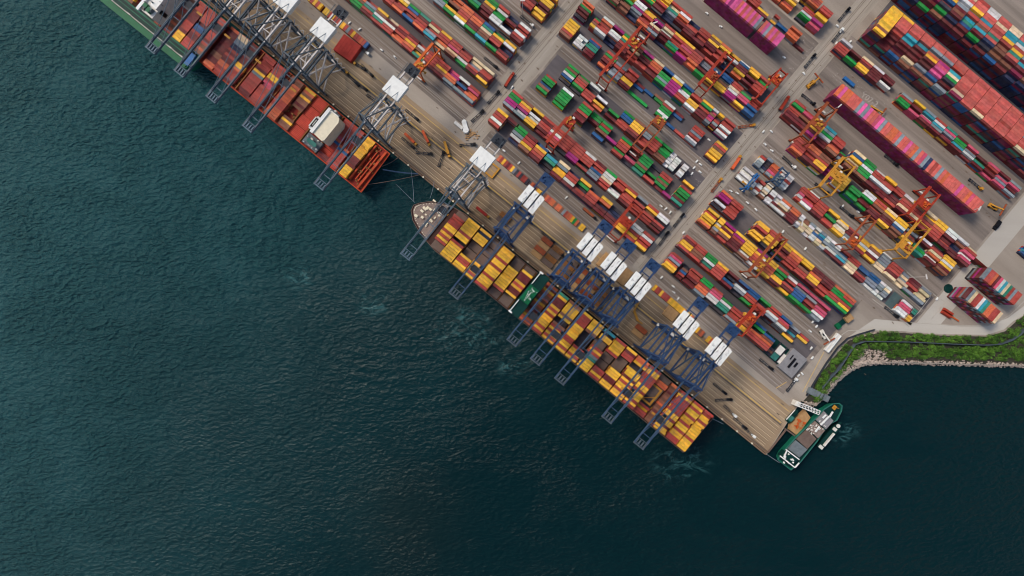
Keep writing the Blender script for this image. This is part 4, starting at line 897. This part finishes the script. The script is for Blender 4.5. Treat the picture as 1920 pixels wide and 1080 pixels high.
# ---------------------------------------------------------------- yard gantry cranes
def rtg(label, u, v0, v1, m, m2, width=10.0, top=21.0, extra=0, trolley=.3):
    """u, v0, v1 apparent at the top girders"""
    X, Y0 = FY.xy(u, v0, top); _, Y1 = FY.xy(u, v1, top); sp = (Y1 - Y0) / 2
    root = thing('yard_gantry_crane', label, 'gantry crane', FY.world(X, (Y0 + Y1) / 2, 0), FY.a, 'gantry cranes standing over the container stacks')
    hw = width / 2
    for s_ in (-1, 1):
        mb = MB(); mb.box(-hw - 1, hw + 1, s_ * sp - .7, s_ * sp + .7, 1.6, 2.9); mb.build('sill_beam', m, root)
        mb = MB()
        for x in (-hw, -hw + 2, hw - 2, hw): mb.box(x - .7, x + .7, s_ * sp - .4, s_ * sp + .4, 0.02, 1.6)
        mb.build('wheels', M['black'], root)
        for x in (-hw + .6, hw - .6):
            mb = MB(); mb.beam((x, s_ * sp, 2.9), (x, s_ * sp, top - 1), .95); mb.build('leg', m, root)
    mb = MB()
    for x in (-hw + .6, hw - .6): mb.box(x - .6, x + .6, -sp - 1, sp + 1, top - 1.1, top + .5)
    mb.each('main_girder', m, root)
    mb = MB()
    for s_ in (-1, 1): mb.box(-hw, hw, s_ * (sp + .4) - .45, s_ * (sp + .4) + .45, top - 2.4, top - 1.1)
    mb.each('end_tie', m, root)
    ty = -sp + 2 * sp * trolley
    mb = MB(); mb.box(-hw + .4, hw - .4, ty - 4, ty + 4, top + .5, top + 1.1); mb.build('trolley_frame', m, root)
    mb = MB()
    for k_ in range(9): x, y = rng.uniform(-hw + .8, hw - 2.6), ty + rng.uniform(-3.8, 2.4); mb.box(x, x + rng.uniform(.7, 2.2), y, y + rng.uniform(.7, 2.0), top + 1.1, top + rng.uniform(1.6, 3.2))
    mb.each('hoist_unit', m2, root)
    mb = MB(); mb.box(-1.1, 1.1, ty + 4.1, ty + 6.4, top - 3, top - .4); mb.build('operator_cab', M['white_dull'], root)
    mb = MB(); mb.box(-hw + 1.5, hw - 1.5, -sp - 1.9, -sp - .8, 2.9, 5.6); mb.box(-hw + 2, hw - 3, sp + .8, sp + 2.2, 2.9, 5.2); mb.each('power_unit', M['white_dull'], root)
    mb = MB(); mb.box(-6, -4.6, ty - 1.1, ty + 1.1, top - 6.2, top - 5.6); mb.box(4.6, 6, ty - 1.1, ty + 1.1, top - 6.2, top - 5.6); mb.box(-4.6, 4.6, ty - .5, ty + .5, top - 6.2, top - 5.5)
    for x in (-2, 2): mb.beam((x, ty, top - 5.6), (x, ty, top + .5), .12)
    mb.build('spreader', M['gold'], root)
    if extra:
        mb = MB()
        mb.box(-hw - 1.4, -hw - .2, -sp - 1, sp + 1, top - .4, top - .2); mb.build('braces_and_walkway', m, root)
    return root
rtg('orange gantry crane over the quayside stack at upper left', 683, 402, 458, M['orange'], M['gold'], 9, trolley=.15, extra=1)
rtg('large red gantry crane with yellow trolley left of centre top', 964, 616, 735, M['red'], M['gold'], 11, trolley=.72, extra=1)
rtg('red gantry crane over the wide stack, upper middle', 1116, 722, 800, M['red'], M['brownred'], 10, trolley=.35, extra=1)
rtg('red gantry crane at the road end of the wide stack', 1212, 770, 842, M['red'], M['orange'], 9, trolley=.7)
rtg('small red gantry crane with golden trolley near centre', 966, 456, 514, M['red'], M['gold'], 9, trolley=.95, extra=1)
rtg('brown gantry crane spanning grey and red boxes near centre', 1094, 556, 625, M['brownred'], M['gold'], 11, trolley=.92)
rtg('deep red gantry crane behind the blue cranes', 1167, 402, 468, M['red'], M['red'], 12, trolley=.5, extra=1)
rtg('red and gold gantry crane next to the crosswise wall', 1324, 772, 850, M['brownred'], M['gold'], 11, trolley=.45, extra=1)
rtg('broad golden gantry crane right of the white container lanes', 1416, 722, 790, M['gold'], M['gold'], 14, trolley=.5, extra=1)
rtg('tall dark red gantry crane in front of the long red wall', 1574, 788, 852, M['red'], M['orange'], 12, trolley=.5, extra=1)
rtg('golden gantry crane with curved frame at lower right stacks', 1600, 722, 792, M['gold'], M['brownred'], 13, trolley=.2, extra=1)
rtg('orange gantry crane over the second white lane', 1517, 670, 738, M['brownred'], M['orange'], 9, trolley=.15)
rtg('thin orange gantry crane over yellow and green boxes', 1412, 514, 604, M['brownred'], M['gold'], 9, trolley=.25, extra=1)
rtg('bright red gantry crane over orange boxes near the last blue cranes', 1463, 412, 472, M['red'], M['orange'], 9, trolley=.6, extra=1)
rtg('teal-framed low gantry over the small white containers', 1334, 672, 702, M['slate_blue'], M['deckgrey'], 9, top=12, trolley=.3)
rtg('low blue gantry beside the white containers', 1299, 630, 662, M['blue'], M['deckgrey'], 3.5, top=12, trolley=.3)

# ---------------------------------------------------------------- trucks, cars and loose things
def truck(kind):
    root = thing('container_truck', '-', 'truck')
    cabm = {'dark': M['black'], 'red': M['red'], 'orange': M['gold'], 'white': M['white_paint'], 'yellow': M['gold']}[kind]
    mb = MB(); mb.box(5.6, 8, -1.25, 1.25, .9, 3.3, top=(.15, .12)); mb.box(3.6, 5.6, -.9, .9, .8, 1.5); mb.build('cab', cabm, root)
    mb = MB(); mb.box(7.86, 8.04, -1.05, 1.05, 2.1, 2.9); mb.build('windscreen', M['glass'], root)
    mb = MB(); mb.box(-7.6, 5.2, -1.05, -.6, 1.1, 1.5); mb.box(-7.6, 5.2, .6, 1.05, 1.1, 1.5)
    for x in (-7.5, -4, -.5, 3, 4.9): mb.box(x - .25, x + .25, -1.25, 1.25, 1.15, 1.58)
    for x in (-6.6, -5.4, 4.2, 6.8):
        for y in (-1.0, 1.0): mb.add([(x + .5 * math.cos(t * .785), y + s_ * .22, .52 + .5 * math.sin(t * .785)) for s_ in (-1, 1) for t in range(8)], [tuple(range(8)), tuple(range(15, 7, -1))] + [(t, t + 8, 8 + (t + 1) % 8, (t + 1) % 8) for t in range(8)])
    mb.build('trailer_chassis', M['dark_steel'] if kind != 'orange' else M['brownred'], root)
    return root
TP = {}
LOADS = []
def put_truck(px, py, deg, kind, label, load=None):
    if kind not in TP: TP[kind] = o = truck(kind)
    else: o = copy_tree(TP[kind])
    p = W(px, py, 2); o.location = (p.x, p.y, Z3 + .01); o.rotation_euler = (0, 0, R(deg)); tag(o, label, 'truck', 'container trucks on roads and quay')
    if load:
        me = bpy.data.meshes.new('truck_load'); me.from_pydata([tuple(a) for a in (UV_ * np.array([12.2, 2.44, 2.6]))], [], [tuple(int(q) for q in f) for f in UF_]); me.materials.append(load)
        c = bpy.data.objects.new('shipping_container', me); C.objects.link(c); c.location = (p.x - 1.2 * math.cos(R(deg)), p.y - 1.2 * math.sin(R(deg)), 1.63); c.rotation_euler = (0, 0, R(deg))
        tag(c, 'container riding on the ' + label.replace(' truck', ' truck,', 1) if False else label.replace('truck', 'container riding on the truck', 1), 'shipping container', 'containers carried by trucks')
U = math.degrees(FY.a)     # direction along the strips, to the lower right
V_ = U + 90
TR = [(955, 150, V_ + 8, 'red', 'red loaded truck on the left cross road', M['red']), (925, 182, V_ - 4, 'dark', 'dark empty truck just below the red one on the left cross road', None),
 (895, 217, V_ - 8, 'dark', 'dark empty truck near the white storage pods', None), (1273, 413, V_ + 2, 'dark', 'empty dark truck at lower end of the second cross road, upper one', None),
 (1245, 447, V_ + 6, 'dark', 'empty dark truck at lower end of second cross road, lower one', None), (1583, 27, V_, 'dark', 'empty truck at the very top of the right cross road', None),
 (1571, 66, V_ + 3, 'white', 'white-cabbed empty truck near the yellow tall stack', None), (1519, 114, V_ + 2, 'dark', 'long dark truck at the upper road crossing', None),
 (1470, 194, V_ + 6, 'red', 'red loaded truck on road right of the wide stack', M['red']), (1380, 305, V_ + 6, 'orange', 'orange loaded truck near the white containers', M['orange_truck']),
 (1344, 347, V_ + 4, 'orange', 'empty orange truck below the orange loaded one', None), (1516, 186, U, 'dark', 'empty dark truck left of the crosswise red wall', None),
 (1480, 304, U - 4, 'white', 'small truck with blue trailer in the right lane', None), (1541, 353, U, 'dark', 'empty dark truck below the golden gantry', None), (1588, 397, U, 'dark', 'empty dark truck beside bright green boxes', None),
 (770, 261, U - 4, 'orange', 'orange truck with yellow cab on the quay', M['orange_truck']), (799, 259, U - 24, 'orange', 'orange loaded truck beside the dark rail groove on the quay', M['orange_truck']),
 (838, 280, U - 32, 'yellow', 'yellow loaded truck on the quay, rightmost of three', M['gold']), (795, 287, U + 34, 'dark', 'dark empty truck lying crosswise on the quay', None),
 (827, 298, V_ + 20, 'dark', 'dark empty truck turned inland on the quay', None), (772, 215, U, 'dark', 'dark empty truck right of a white crane roof', None),
 (876, 271, U + 44, 'dark', 'dark truck behind the crane over the bow', None), (765, 268, U, 'dark', 'dark empty truck beside the orange yellow-cabbed one', None),
 (1350, 729, U, 'dark', 'dark truck near the last blue crane, upper one', None), (1357, 750, U + 44, 'dark', 'dark truck turned sideways near the last blue crane', None),
 (1369, 771, U - 3, 'white', 'white-cabbed truck on the lower quay', None), (1388, 794, U, 'dark', 'dark truck at the lower quay end', None), (1404, 810, U, 'white', 'lowest truck on the quay near its end', None),
 (1437, 683, U, 'dark', 'dark truck beside the grey-roofed shed', None), (1485, 722, V_ + 4, 'white', 'white-cabbed truck at the lower end of access road', None), (920, 117, U, 'dark', 'dark truck with white cab below the green boxes', None),
 (988, 39, U, 'white', 'white truck at the top between stacks', None), (680, 92, U, 'white', 'white truck in the apron lane, upper left', None), (1400, 236, 8, 'orange', 'brown truck crossing the road junction', None),
 (1628, 515, U, 'dark', 'dark truck in the lane left of the teal pad', None), (1672, 300, U, 'dark', 'dark truck beside the magenta wall shadow', None), (1680, 452, U, 'dark', 'dark truck below the golden crane, lower right', None),
 (1672, 585, U, 'dark', 'dark truck on the road by coast corner', None), (1830, 345, U, 'yellow', 'long pale truck with yellow cab behind the red wall', None), (1105, 400, U, 'dark', 'brown truck in the lane behind the blue cranes', M['brownred']),
 (1000, 545, U, 'dark', 'truck under the crane beside green bridge', None), (905, 398, U, 'orange', 'orange-cabbed truck under the first blue crane', M['hatch_red']), (1028, 445, U, 'dark', 'dark truck between first and second blue cranes', None)]
for t_ in TR: put_truck(t_[0], t_[1], t_[2], t_[3], t_[4], t_[5])
for i, (px, py) in enumerate([(655, 110), (672, 122), (688, 132), (640, 128), (662, 150), (676, 160), (700, 186), (1044, 470), (1060, 486), (880, 350)]):
    put_truck(px, py, U + rng.uniform(-6, 6), 'dark' if i % 3 else 'yellow', ['empty truck queued on the quay, ' + s_ for s_ in ('topmost beside the grey braces', 'second from the top', 'third from the top', 'yellow cab nearest the grey crane', 'left of the rail groove', 'lower left of the queue', 'with yellow cab above the yellow line', 'upper of two near blue legs', 'lower of two near blue legs', 'under the crane over the bow')][i], None)
k0 = 0
for gi, (u0, v0, nu, nv) in enumerate(((1098, 262, 2, 4), (1159, 262, 2, 4), (1215, 262, 2, 4), (1000, 270, 1, 2), (1330, 266, 1, 2))):
    cc = [M['wood'], M['hatch_brown'], M['brownred'], M['hatch']]
    for a in range(nu):
        for b in range(nv):
            me_ = MB(); me_.v = [tuple(q) for q in (UV_ * np.array([11.4, 4.6, 1.6 + 1.2 * ((a + b) % 2)]))]; me_.f = [tuple(int(q) for q in f) for f in UF_]
            o = me_.build('hatch_cover', cc[(a * 3 + b * 2 + gi) % 4]); X, Y = FQ.xy(u0 + a * 26 - nu * 8, v0 + b * 10.5); o.location = FQ.world(X, Y, Z3 + .02); o.rotation_euler = (0, 0, FQ.a)
            tag(o, 'brown hatch panel under the %s blue crane, %s from sea, %s column' % (('second', 'third', 'fourth', 'first', 'fifth')[gi], ORD[b], ORD[a]), 'hatch cover', 'hatch panels laid between the crane legs')
# small white vans and cars
def van():
    root = thing('van', '-', 'van')
    mb = MB(); mb.box(-2.4, 2.4, -1, 1, .35, 1.15, top=(.05, .05)); mb.box(-2.3, 1.3, -.95, .95, 1.15, 2.1, top=(.25, .12)); mb.build('body', M['white_paint'], root)
    mb = MB(); mb.add([(1.32, -.85, 1.2), (1.32, .85, 1.2), (1.08, .8, 2.0), (1.08, -.8, 2.0)], [(0, 1, 2, 3)]); mb.build('windscreen', M['glass'], root)
    for x in (-1.5, 1.5):
        for y in (-.95, .95): mb = MB(); mb.box(x - .35, x + .35, y - .1, y + .1, .02, .7, top=(.12, 0)); mb.build('wheel', M['black'], root)
    return root
vp = van(); vp.scale = (.68, .68, .68)
VANS = [(1307, 302), (1314, 308), (1302, 314), (1313, 322), (1240, 386), (1249, 391), (1257, 398), (1435, 270), (1448, 282), (1371, 358), (1383, 362), (1402, 380), (1418, 393), (1469, 434), (1511, 466), (1298, 325), (1282, 436), (1283, 404), (1432, 246), (1447, 246), (1522, 653), (1524, 671), (1498, 704), (1505, 701), (655, 42), (674, 54), (715, 93), (740, 106), (1017, 297), (1032, 336), (1062, 370), (1241, 520), (1263, 537), (1264, 548), (1272, 560), (1520, 621), (1525, 603), (1532, 612), (1326, 24), (1352, 49), (1471, 107), (1508, 137), (1610, 397), (1581, 386), (1700, 210), (1758, 560), (1595, 78), (960, 163), (945, 282), (973, 305), (1569, 80), (1620, 142), (1597, 116), (1571, 48), (1330, 262), (1318, 400)]
VL = {}
for i, (px, py) in enumerate(VANS):
    o = vp if i == 0 else copy_tree(vp); p = W(px, py, 1.5); o.location = (p.x, p.y, Z3 + .01); o.rotation_euler = (0, 0, R(U + rng.choice([0, 90, 180, 270]) + rng.uniform(-8, 8)))
    vu = FY.uv(px, py); best = min(BLK, key=lambda b: max(0, b[1] - vu[1], vu[1] - b[2]) + max(0, b[3] - vu[0], vu[0] - b[4])); VL.setdefault(best[0], []).append((vu[0], o))
    reg = 'on the road' if 1210 < FY.uv(px, py)[0] < 1280 or 810 < FY.uv(px, py)[0] < 862 else 'in a stack lane'
    tag(o, 'small white van parked among yard markings or stack lanes, a few pixels long', 'van', 'small white vans parked about the yard')
for ph, L in VL.items():
    for k_, (_, o) in enumerate(sorted(L, key=lambda t: t[0])): o['label'] = 'small white van, %s from left beside the %s' % (ORD[k_], ph)
# loose things
def simple(name, label, cat, mb, m, px, py, rz, z=0.0, group=None):
    o = mb.build(name, m); p = W(px, py, 2); o.location = (p.x, p.y, z + Z3 + .004); o.rotation_euler = (0, 0, rz); return tag(o, label, cat, group)
mb = MB(); mb.box(-10, 10, -9, 9, 0, 5.0, top=(.2, .2)); 
for x in range(-9, 10, 3): mb.box(x, x + .3, -8.6, 8.6, 5.0, 5.12)
simple('hatch_cover', 'square red ship hatch cover set down on the apron at upper left', 'hatch cover', mb, M['hatch_red'], 653, 92, FQ.a + R(4))
def lidmb(a, b): return MB().box(-a, a, -b, b, 0, 2.2, top=(.1, .1)).box(-a + .4, -.1, -b + .4, b - .4, 2.2, 2.35).box(.1, a - .4, -b + .4, b - .4, 2.2, 2.35)
simple('hatch_cover', 'tan hatch cover with a cross seam beside the fifth blue crane roof', 'hatch cover', lidmb(6, 5.4), M['wood'], 1258, 588, FQ.a)
simple('hatch_cover', 'long tan hatch cover behind the middle blue crane roofs', 'hatch cover', lidmb(4, 8), M['wood'], 1172, 519, FQ.a)
simple('hatch_cover', 'narrow tan hatch cover between two blue crane roofs', 'hatch cover', lidmb(1.8, 7.5), M['wood'], 1130, 486, FQ.a)
fr = MB()
for a in ((-6, 6, -6, -4.6), (-6, 6, 4.6, 6), (-6, -4.4, -4.6, 4.6), (4.4, 6, -4.6, 4.6)): fr.box(*a, 0, 1.8)
simple('spreader_frame', 'yellow open frame standing beside the crane roof over the bow', 'lifting frame', fr, M['gold'], 921, 318, FQ.a)
fr = MB().box(-5, 5, -1, 1, 0, 1.4).beam((-5, 0, .7), (-11, 7, .7), 1.2, 1.2).beam((5, 0, .7), (9, 3, .7), 1.0, 1.0)
simple('spreader_beam', 'bent yellow lifting beam lying on quay by the fourth blue crane', 'lifting beam', fr, M['gold'], 1193, 592, R(-70))
pod = MB(); pod.cyl(0, 4.6, 0, 2.2, 2.5, 2.0, 20); pod.cyl(0, -3.6, 0, 3.0, 3.3, 2.7, 20); pod.prism([(-1.9, 4.4), (1.9, 4.4), (2.4, -2.4), (-2.4, -2.4)], 0, 2.0); pod.box(-.8, .6, 3.8, 5.2, 2.2, 2.5); pod.cyl(.4, -3.8, 3.0, 3.3, 1.0, .8, 10)
simple('storage_dome', 'white bowling-pin shaped shelter at the left end of the centre stacks', 'shelter', pod, M['white_paint'], 872, 237, R(12))
simple('portable_cabin', 'short white cabin beside the pin shaped shelter', 'cabin', MB().box(-5, 5, -1.5, 1.5, 0, 2.8, top=(.1, .1)), M['white_dull'], 860, 235, U and R(U))
rub = MB()
for k_ in range(60): a, b = rng.gauss(0, 3.2), rng.gauss(0, 2.6); rub.box(a, a + rng.uniform(.4, 2), b, b + rng.uniform(.3, 1.4), 0, rng.uniform(.2, 1.1))
tag(simple('scrap_heap', 'brown heap of scrap timber on the road by the white shelter', 'scrap', rub, M['wood'], 880, 251, 0), kind=None)
sh = thing('equipment_shed', 'grey flat-roofed shed with dark roof openings at the end of quayside stack', 'shed', (W(1486, 681, 5).x, W(1486, 681, 5).y, 0), FY.a)
mb = MB(); mb.box(-8, 8, -11, 11, 0, 5); mb.build('walls', M['grey_roof'], sh)
mb = MB(); mb.box(-8.4, 8.4, -11.4, 11.4, 5, 5.5, top=(.2, .2)); mb.build('roof', M['grey_roof'], sh)
mb = MB(); mb.box(-2, 0, -6, 5, 5.5, 6.1); mb.box(2, 4, -2, 3, 5.5, 5.9); mb.box(-5, -4, 1, 6, 5.5, 5.9); mb.build('roof_openings', M['black'], sh)
sh = thing('annex_shed', 'dark teal open-topped bay with white lids next to the grey shed', 'shed', (W(1460, 660, 3).x, W(1460, 660, 3).y, 0), FY.a)
mb = MB(); mb.box(-20, 13, -9, 8.6, 0, 1.0); mb.build('floor', M['dgreen'], sh)
mb = MB()
for x in (-20, -12, -4, 4, 12.6): mb.box(x, x + .5, -9, 8.6, 1.0, 3)
mb.build('partitions', M['dark_steel'], sh)
mb = MB(); mb.box(-3, 3, -2, 6, 1.0, 3.6); mb.box(5, 10, -8, 2, 1.0, 3.4); mb.build('white_lids', M['white_dull'], sh)
mb = MB(); mb.box(-3, 3, -8.5, -2.4, 1.0, 3.4); mb.build('teal_lid', M['teal'], sh)
tr = thing('white_trailer', 'long white trailer parked on the access road near the shrubs', 'trailer', (W(1562, 643, 3).x, W(1562, 643, 3).y, 0), R(52))
mb = MB(); mb.box(-10, 10, -2.6, 2.6, .9, 3.2, top=(.1, .1)); mb.build('body', M['white_dull'], tr)
mb = MB(); mb.box(-9.5, 9.5, -2.1, -1.2, 3.2, 3.6); mb.box(-9.5, 9.5, 1.2, 2.1, 3.2, 3.6); mb.box(-2, 4, -.6, .6, 3.2, 3.8); mb.build('side_rails', M['white_paint'], tr)
mb = MB(); 
for x in (-8, -6.6, 6, 7.4): mb.box(x - .5, x + .5, -2.2, 2.2, .02, .9)
mb.build('wheels', M['black'], tr)
tk = thing('flatbed_lorry', 'green-cabbed lorry with tan load near the coast road bend', 'lorry', (W(1582, 603, 2).x, W(1582, 603, 2).y, 0), R(38))
mb = MB(); mb.box(-9, -4.6, -2.4, 2.4, .8, 3.2, top=(.2, .2)); mb.build('cab', M['green_paint'], tk)
mb = MB(); mb.box(-4.4, 9, -2.2, 2.2, .9, 1.4); mb.build('bed', M['dgreen'], tk)
mb = MB(); mb.box(1.5, 8.8, -3, 3, 1.4, 4, top=(.1, .1)); mb.build('load_box', M['wood'], tk)
mb = MB(); 
for x in (-7.4, 3, 6): mb.box(x - .5, x + .5, -2.2, 2.2, .02, .9)
mb.build('wheels', M['black'], tk)
tt = thing('tank_trailer', 'short red twin-tank trailer with orange drawbar in the coast yard', 'trailer', (W(1776, 587, 2).x, W(1776, 587, 2).y, 0), R(-33))
mb = MB(); mb.box(-5, 5, -3, -.2, .9, 3.4, top=(.3, .5)); mb.box(-5, 5, .2, 3, .9, 3.4, top=(.3, .5)); mb.build('tanks', M['red'], tt)
mb = MB(); mb.box(5, 14, -.6, .6, .9, 1.3); mb.build('drawbar', M['orange'], tt)
mb = MB(); mb.box(-4.4, -3, -2.6, 2.6, .02, .9); mb.box(2, 3.4, -2.6, 2.6, .02, .9); mb.build('wheels', M['black'], tt)
tn = MB(); tn.cyl(0, 0, 0, .5, 4.2, 4.2, 28); tn.cyl(0, 0, .5, .7, 3.2, 3.0, 28); tn.box(-.5, .5, -3, 3, .7, .9)
simple('round_tank', 'dark round tank lid in the road crossing near the coast', 'tank', tn, M['dgreen'], 1781, 541, 0)
for (px, py, rz, lab) in ((1870, 422, 52, 'black car driving on the right-hand road'),):
    cr = thing('car', lab, 'car', (W(px, py, 1).x, W(px, py, 1).y, 0), R(rz)); mb = MB(); mb.box(-5, 5, -1.8, 1.8, .5, 1.6, top=(.3, .15)); mb.box(-3, 2.4, -1.6, 1.6, 1.6, 2.6, top=(.8, .3)); mb.build('body', M['black'], cr)
    mb = MB(); mb.box(-3.4, -2.2, -1.9, 1.9, .02, .9); mb.box(2.2, 3.4, -1.9, 1.9, .02, .9); mb.build('wheels', M['dark_steel'], cr)
def stacker(px, py, rz, m, label):
    o = thing('reach_stacker', label, 'reach stacker', (W(px, py, 2).x, W(px, py, 2).y, 0), R(rz), 'reach stackers in the yard')
    mb = MB(); mb.box(-5, 4, -1.9, 1.9, .8, 2.4, top=(.2, .2)); mb.build('body', m, o)
    mb = MB(); mb.beam((-4, 0, 3), (6.5, 0, 5.6), 1.1); mb.build('boom', m, o)
    mb = MB(); mb.box(6, 7.2, -6, 6, 4.4, 5.2); mb.build('spreader', M['brownred'], o)
    mb = MB(); mb.box(-2, .4, -1.2, 1.2, 2.4, 3.9, top=(.2, .2)); mb.build('cab', M['glass'], o)
    mb = MB(); 
    for x in (-3.8, 2.6): mb.box(x - .8, x + .8, -2.2, 2.2, .02, 1.5)
    mb.build('wheels', M['black'], o)
stacker(1522, 157, 40, M['gold'], 'yellow reach stacker near the upper road crossing')
stacker(1640, 206, -38, M['gold'], 'yellow reach stacker behind the crosswise red wall')
stacker(1864, 388, -30, M['gold'], 'yellow reach stacker at the right end of the crosswise wall')
stacker(1545, 628, -60, M['white_dull'], 'white reach stacker at the bend before the access road')
bx = MB(); bx.v = [tuple(a) for a in (UV_ * np.array([12.2, 3.0, 2.6]))]; bx.f = [tuple(int(q) for q in f) for f in UF_]
simple('shipping_container', 'single bright blue container alone left of the painted yard number', 'shipping container', bx, M['blue'], 1592, 153, FY.a)
mb = MB()
for k_ in range(0, 9):       # fenders and bollards stay parts of the quay edge row
    pass
bl = MB(); bl.cyl(0, 0, 0, .9, .7, .5, 8); bl.cyl(0, 0, .9, 1.2, .9, .9, 8); bp_ = bl.build('bollard', M['buff']); first = True
for i in range(34):
    u = 430 + i * 36; p = FQ.world(*FQ.xy(u, 241.3)); o = bp_ if first else bp_.copy()
    if not first: C.objects.link(o)
    first = False; o.location = (p.x, p.y, Z3 + .004); tag(o, 'mushroom mooring bollard on the quay edge, %s from left' % ORD[i], 'bollard', 'bollards along the quay edge')
lp_ = MB(); lp_.cyl(0, 0, 0, 24, .3, .18, 8); lp_.box(-2.2, 2.2, -.5, .5, 23.6, 24.3); lpo = lp_.build('light_mast', M['pale_steel']); first = True
for i, (px, py, lab) in enumerate([(979, 27, 'tall light mast beside the top lane left of the first road'), (1216, 66, 'tall light mast near the big red gantry'), (1545, 215, 'tall light mast at the left end of crosswise wall'), (1795, 398, 'tall light mast at the right end of crosswise wall'), (1478, 425, 'tall light mast between white lanes and brown pad'), (1700, 520, 'tall light mast in the lane near the coast corner')]):
    o = lpo if first else lpo.copy()
    if not first: C.objects.link(o)
    first = False; p = W(px, py, 0); o.location = (p.x, p.y, Z3); o.rotation_euler = (0, 0, R(20 * i)); tag(o, lab, 'light mast', 'light masts in the yard')

# ---------------------------------------------------------------- write out the containers
IND.sort(key=lambda t: -t[0])
chosen, rest = IND[:290], IND[290:]
BOXES += [r for _, r, _ in rest]
def paint_mesh(name, V, F, cols, parent=None):
    me = bpy.data.meshes.new(name); me.vertices.add(len(V)); me.vertices.foreach_set('co', V.astype(np.float32).ravel())
    nf = len(F); me.loops.add(nf * 4); me.polygons.add(nf); me.loops.foreach_set('vertex_index', F.astype(np.int32).ravel())
    me.polygons.foreach_set('loop_start', np.arange(0, nf * 4, 4, dtype=np.int32)); me.update(calc_edges=True)
    at = me.attributes.new('paint', 'FLOAT_COLOR', 'FACE'); at.data.foreach_set('color', np.hstack([cols, np.ones((nf, 1))]).astype(np.float32).ravel())
    me.materials.append(PAINT); me.validate(); return me
n = len(BOXES); nv, nf = len(UV_), len(UF_)
V = np.zeros((n, nv, 3)); Fc = np.zeros((n, nf, 4), dtype=np.int64); K = np.zeros((n, nf, 3))
for i, (X, Y, Z, L, Wd, H, rot, ch, fr_) in enumerate(BOXES):
    a = fr_.a + rot; ca, sa = math.cos(a), math.sin(a); P = fr_.world(X, Y, Z)
    x, y, z = UV_[:, 0] * L, UV_[:, 1] * Wd, UV_[:, 2] * H
    V[i, :, 0] = P.x + x * ca - y * sa; V[i, :, 1] = P.y + x * sa + y * ca; V[i, :, 2] = P.z + z
    Fc[i] = UF_ + i * nv; K[i, :] = jitter(ch, .2)
me = paint_mesh('stacked_containers', V.reshape(-1, 3), Fc.reshape(-1, 4), K.reshape(-1, 3))
o = bpy.data.objects.new('stacked_containers', me); C.objects.link(o)
tag(o, 'thousands of mixed coloured shipping containers stacked in the yard and on the ships', 'shipping containers', 'shipping containers', kind='stuff')
cache = {}
for _, (X, Y, Z, L, Wd, H, rot, ch, fr_), inf in chosen:
    if ch not in cache:
        cache[ch] = paint_mesh('shipping_container', UV_, UF_, np.tile(np.array(lin(PAL[ch])), (nf, 1)))
    o = bpy.data.objects.new('shipping_container', cache[ch]); C.objects.link(o)
    P = fr_.world(X, Y, Z); o.location = P; o.rotation_euler = (0, 0, fr_.a + rot); o.scale = (L, Wd, H)
    if inf['bay'] is None: lab = '%s container, %s from left in the %s' % (CNAME[ch], ORD[inf['row']], inf['phrase'])
    else: lab = '%s container, %s %s, %s bay, %s' % (CNAME[ch], ORD[inf['row']], inf['rows'], ORD[inf['bay']], inf['phrase'])
    tag(o, lab, 'shipping container', 'shipping containers')
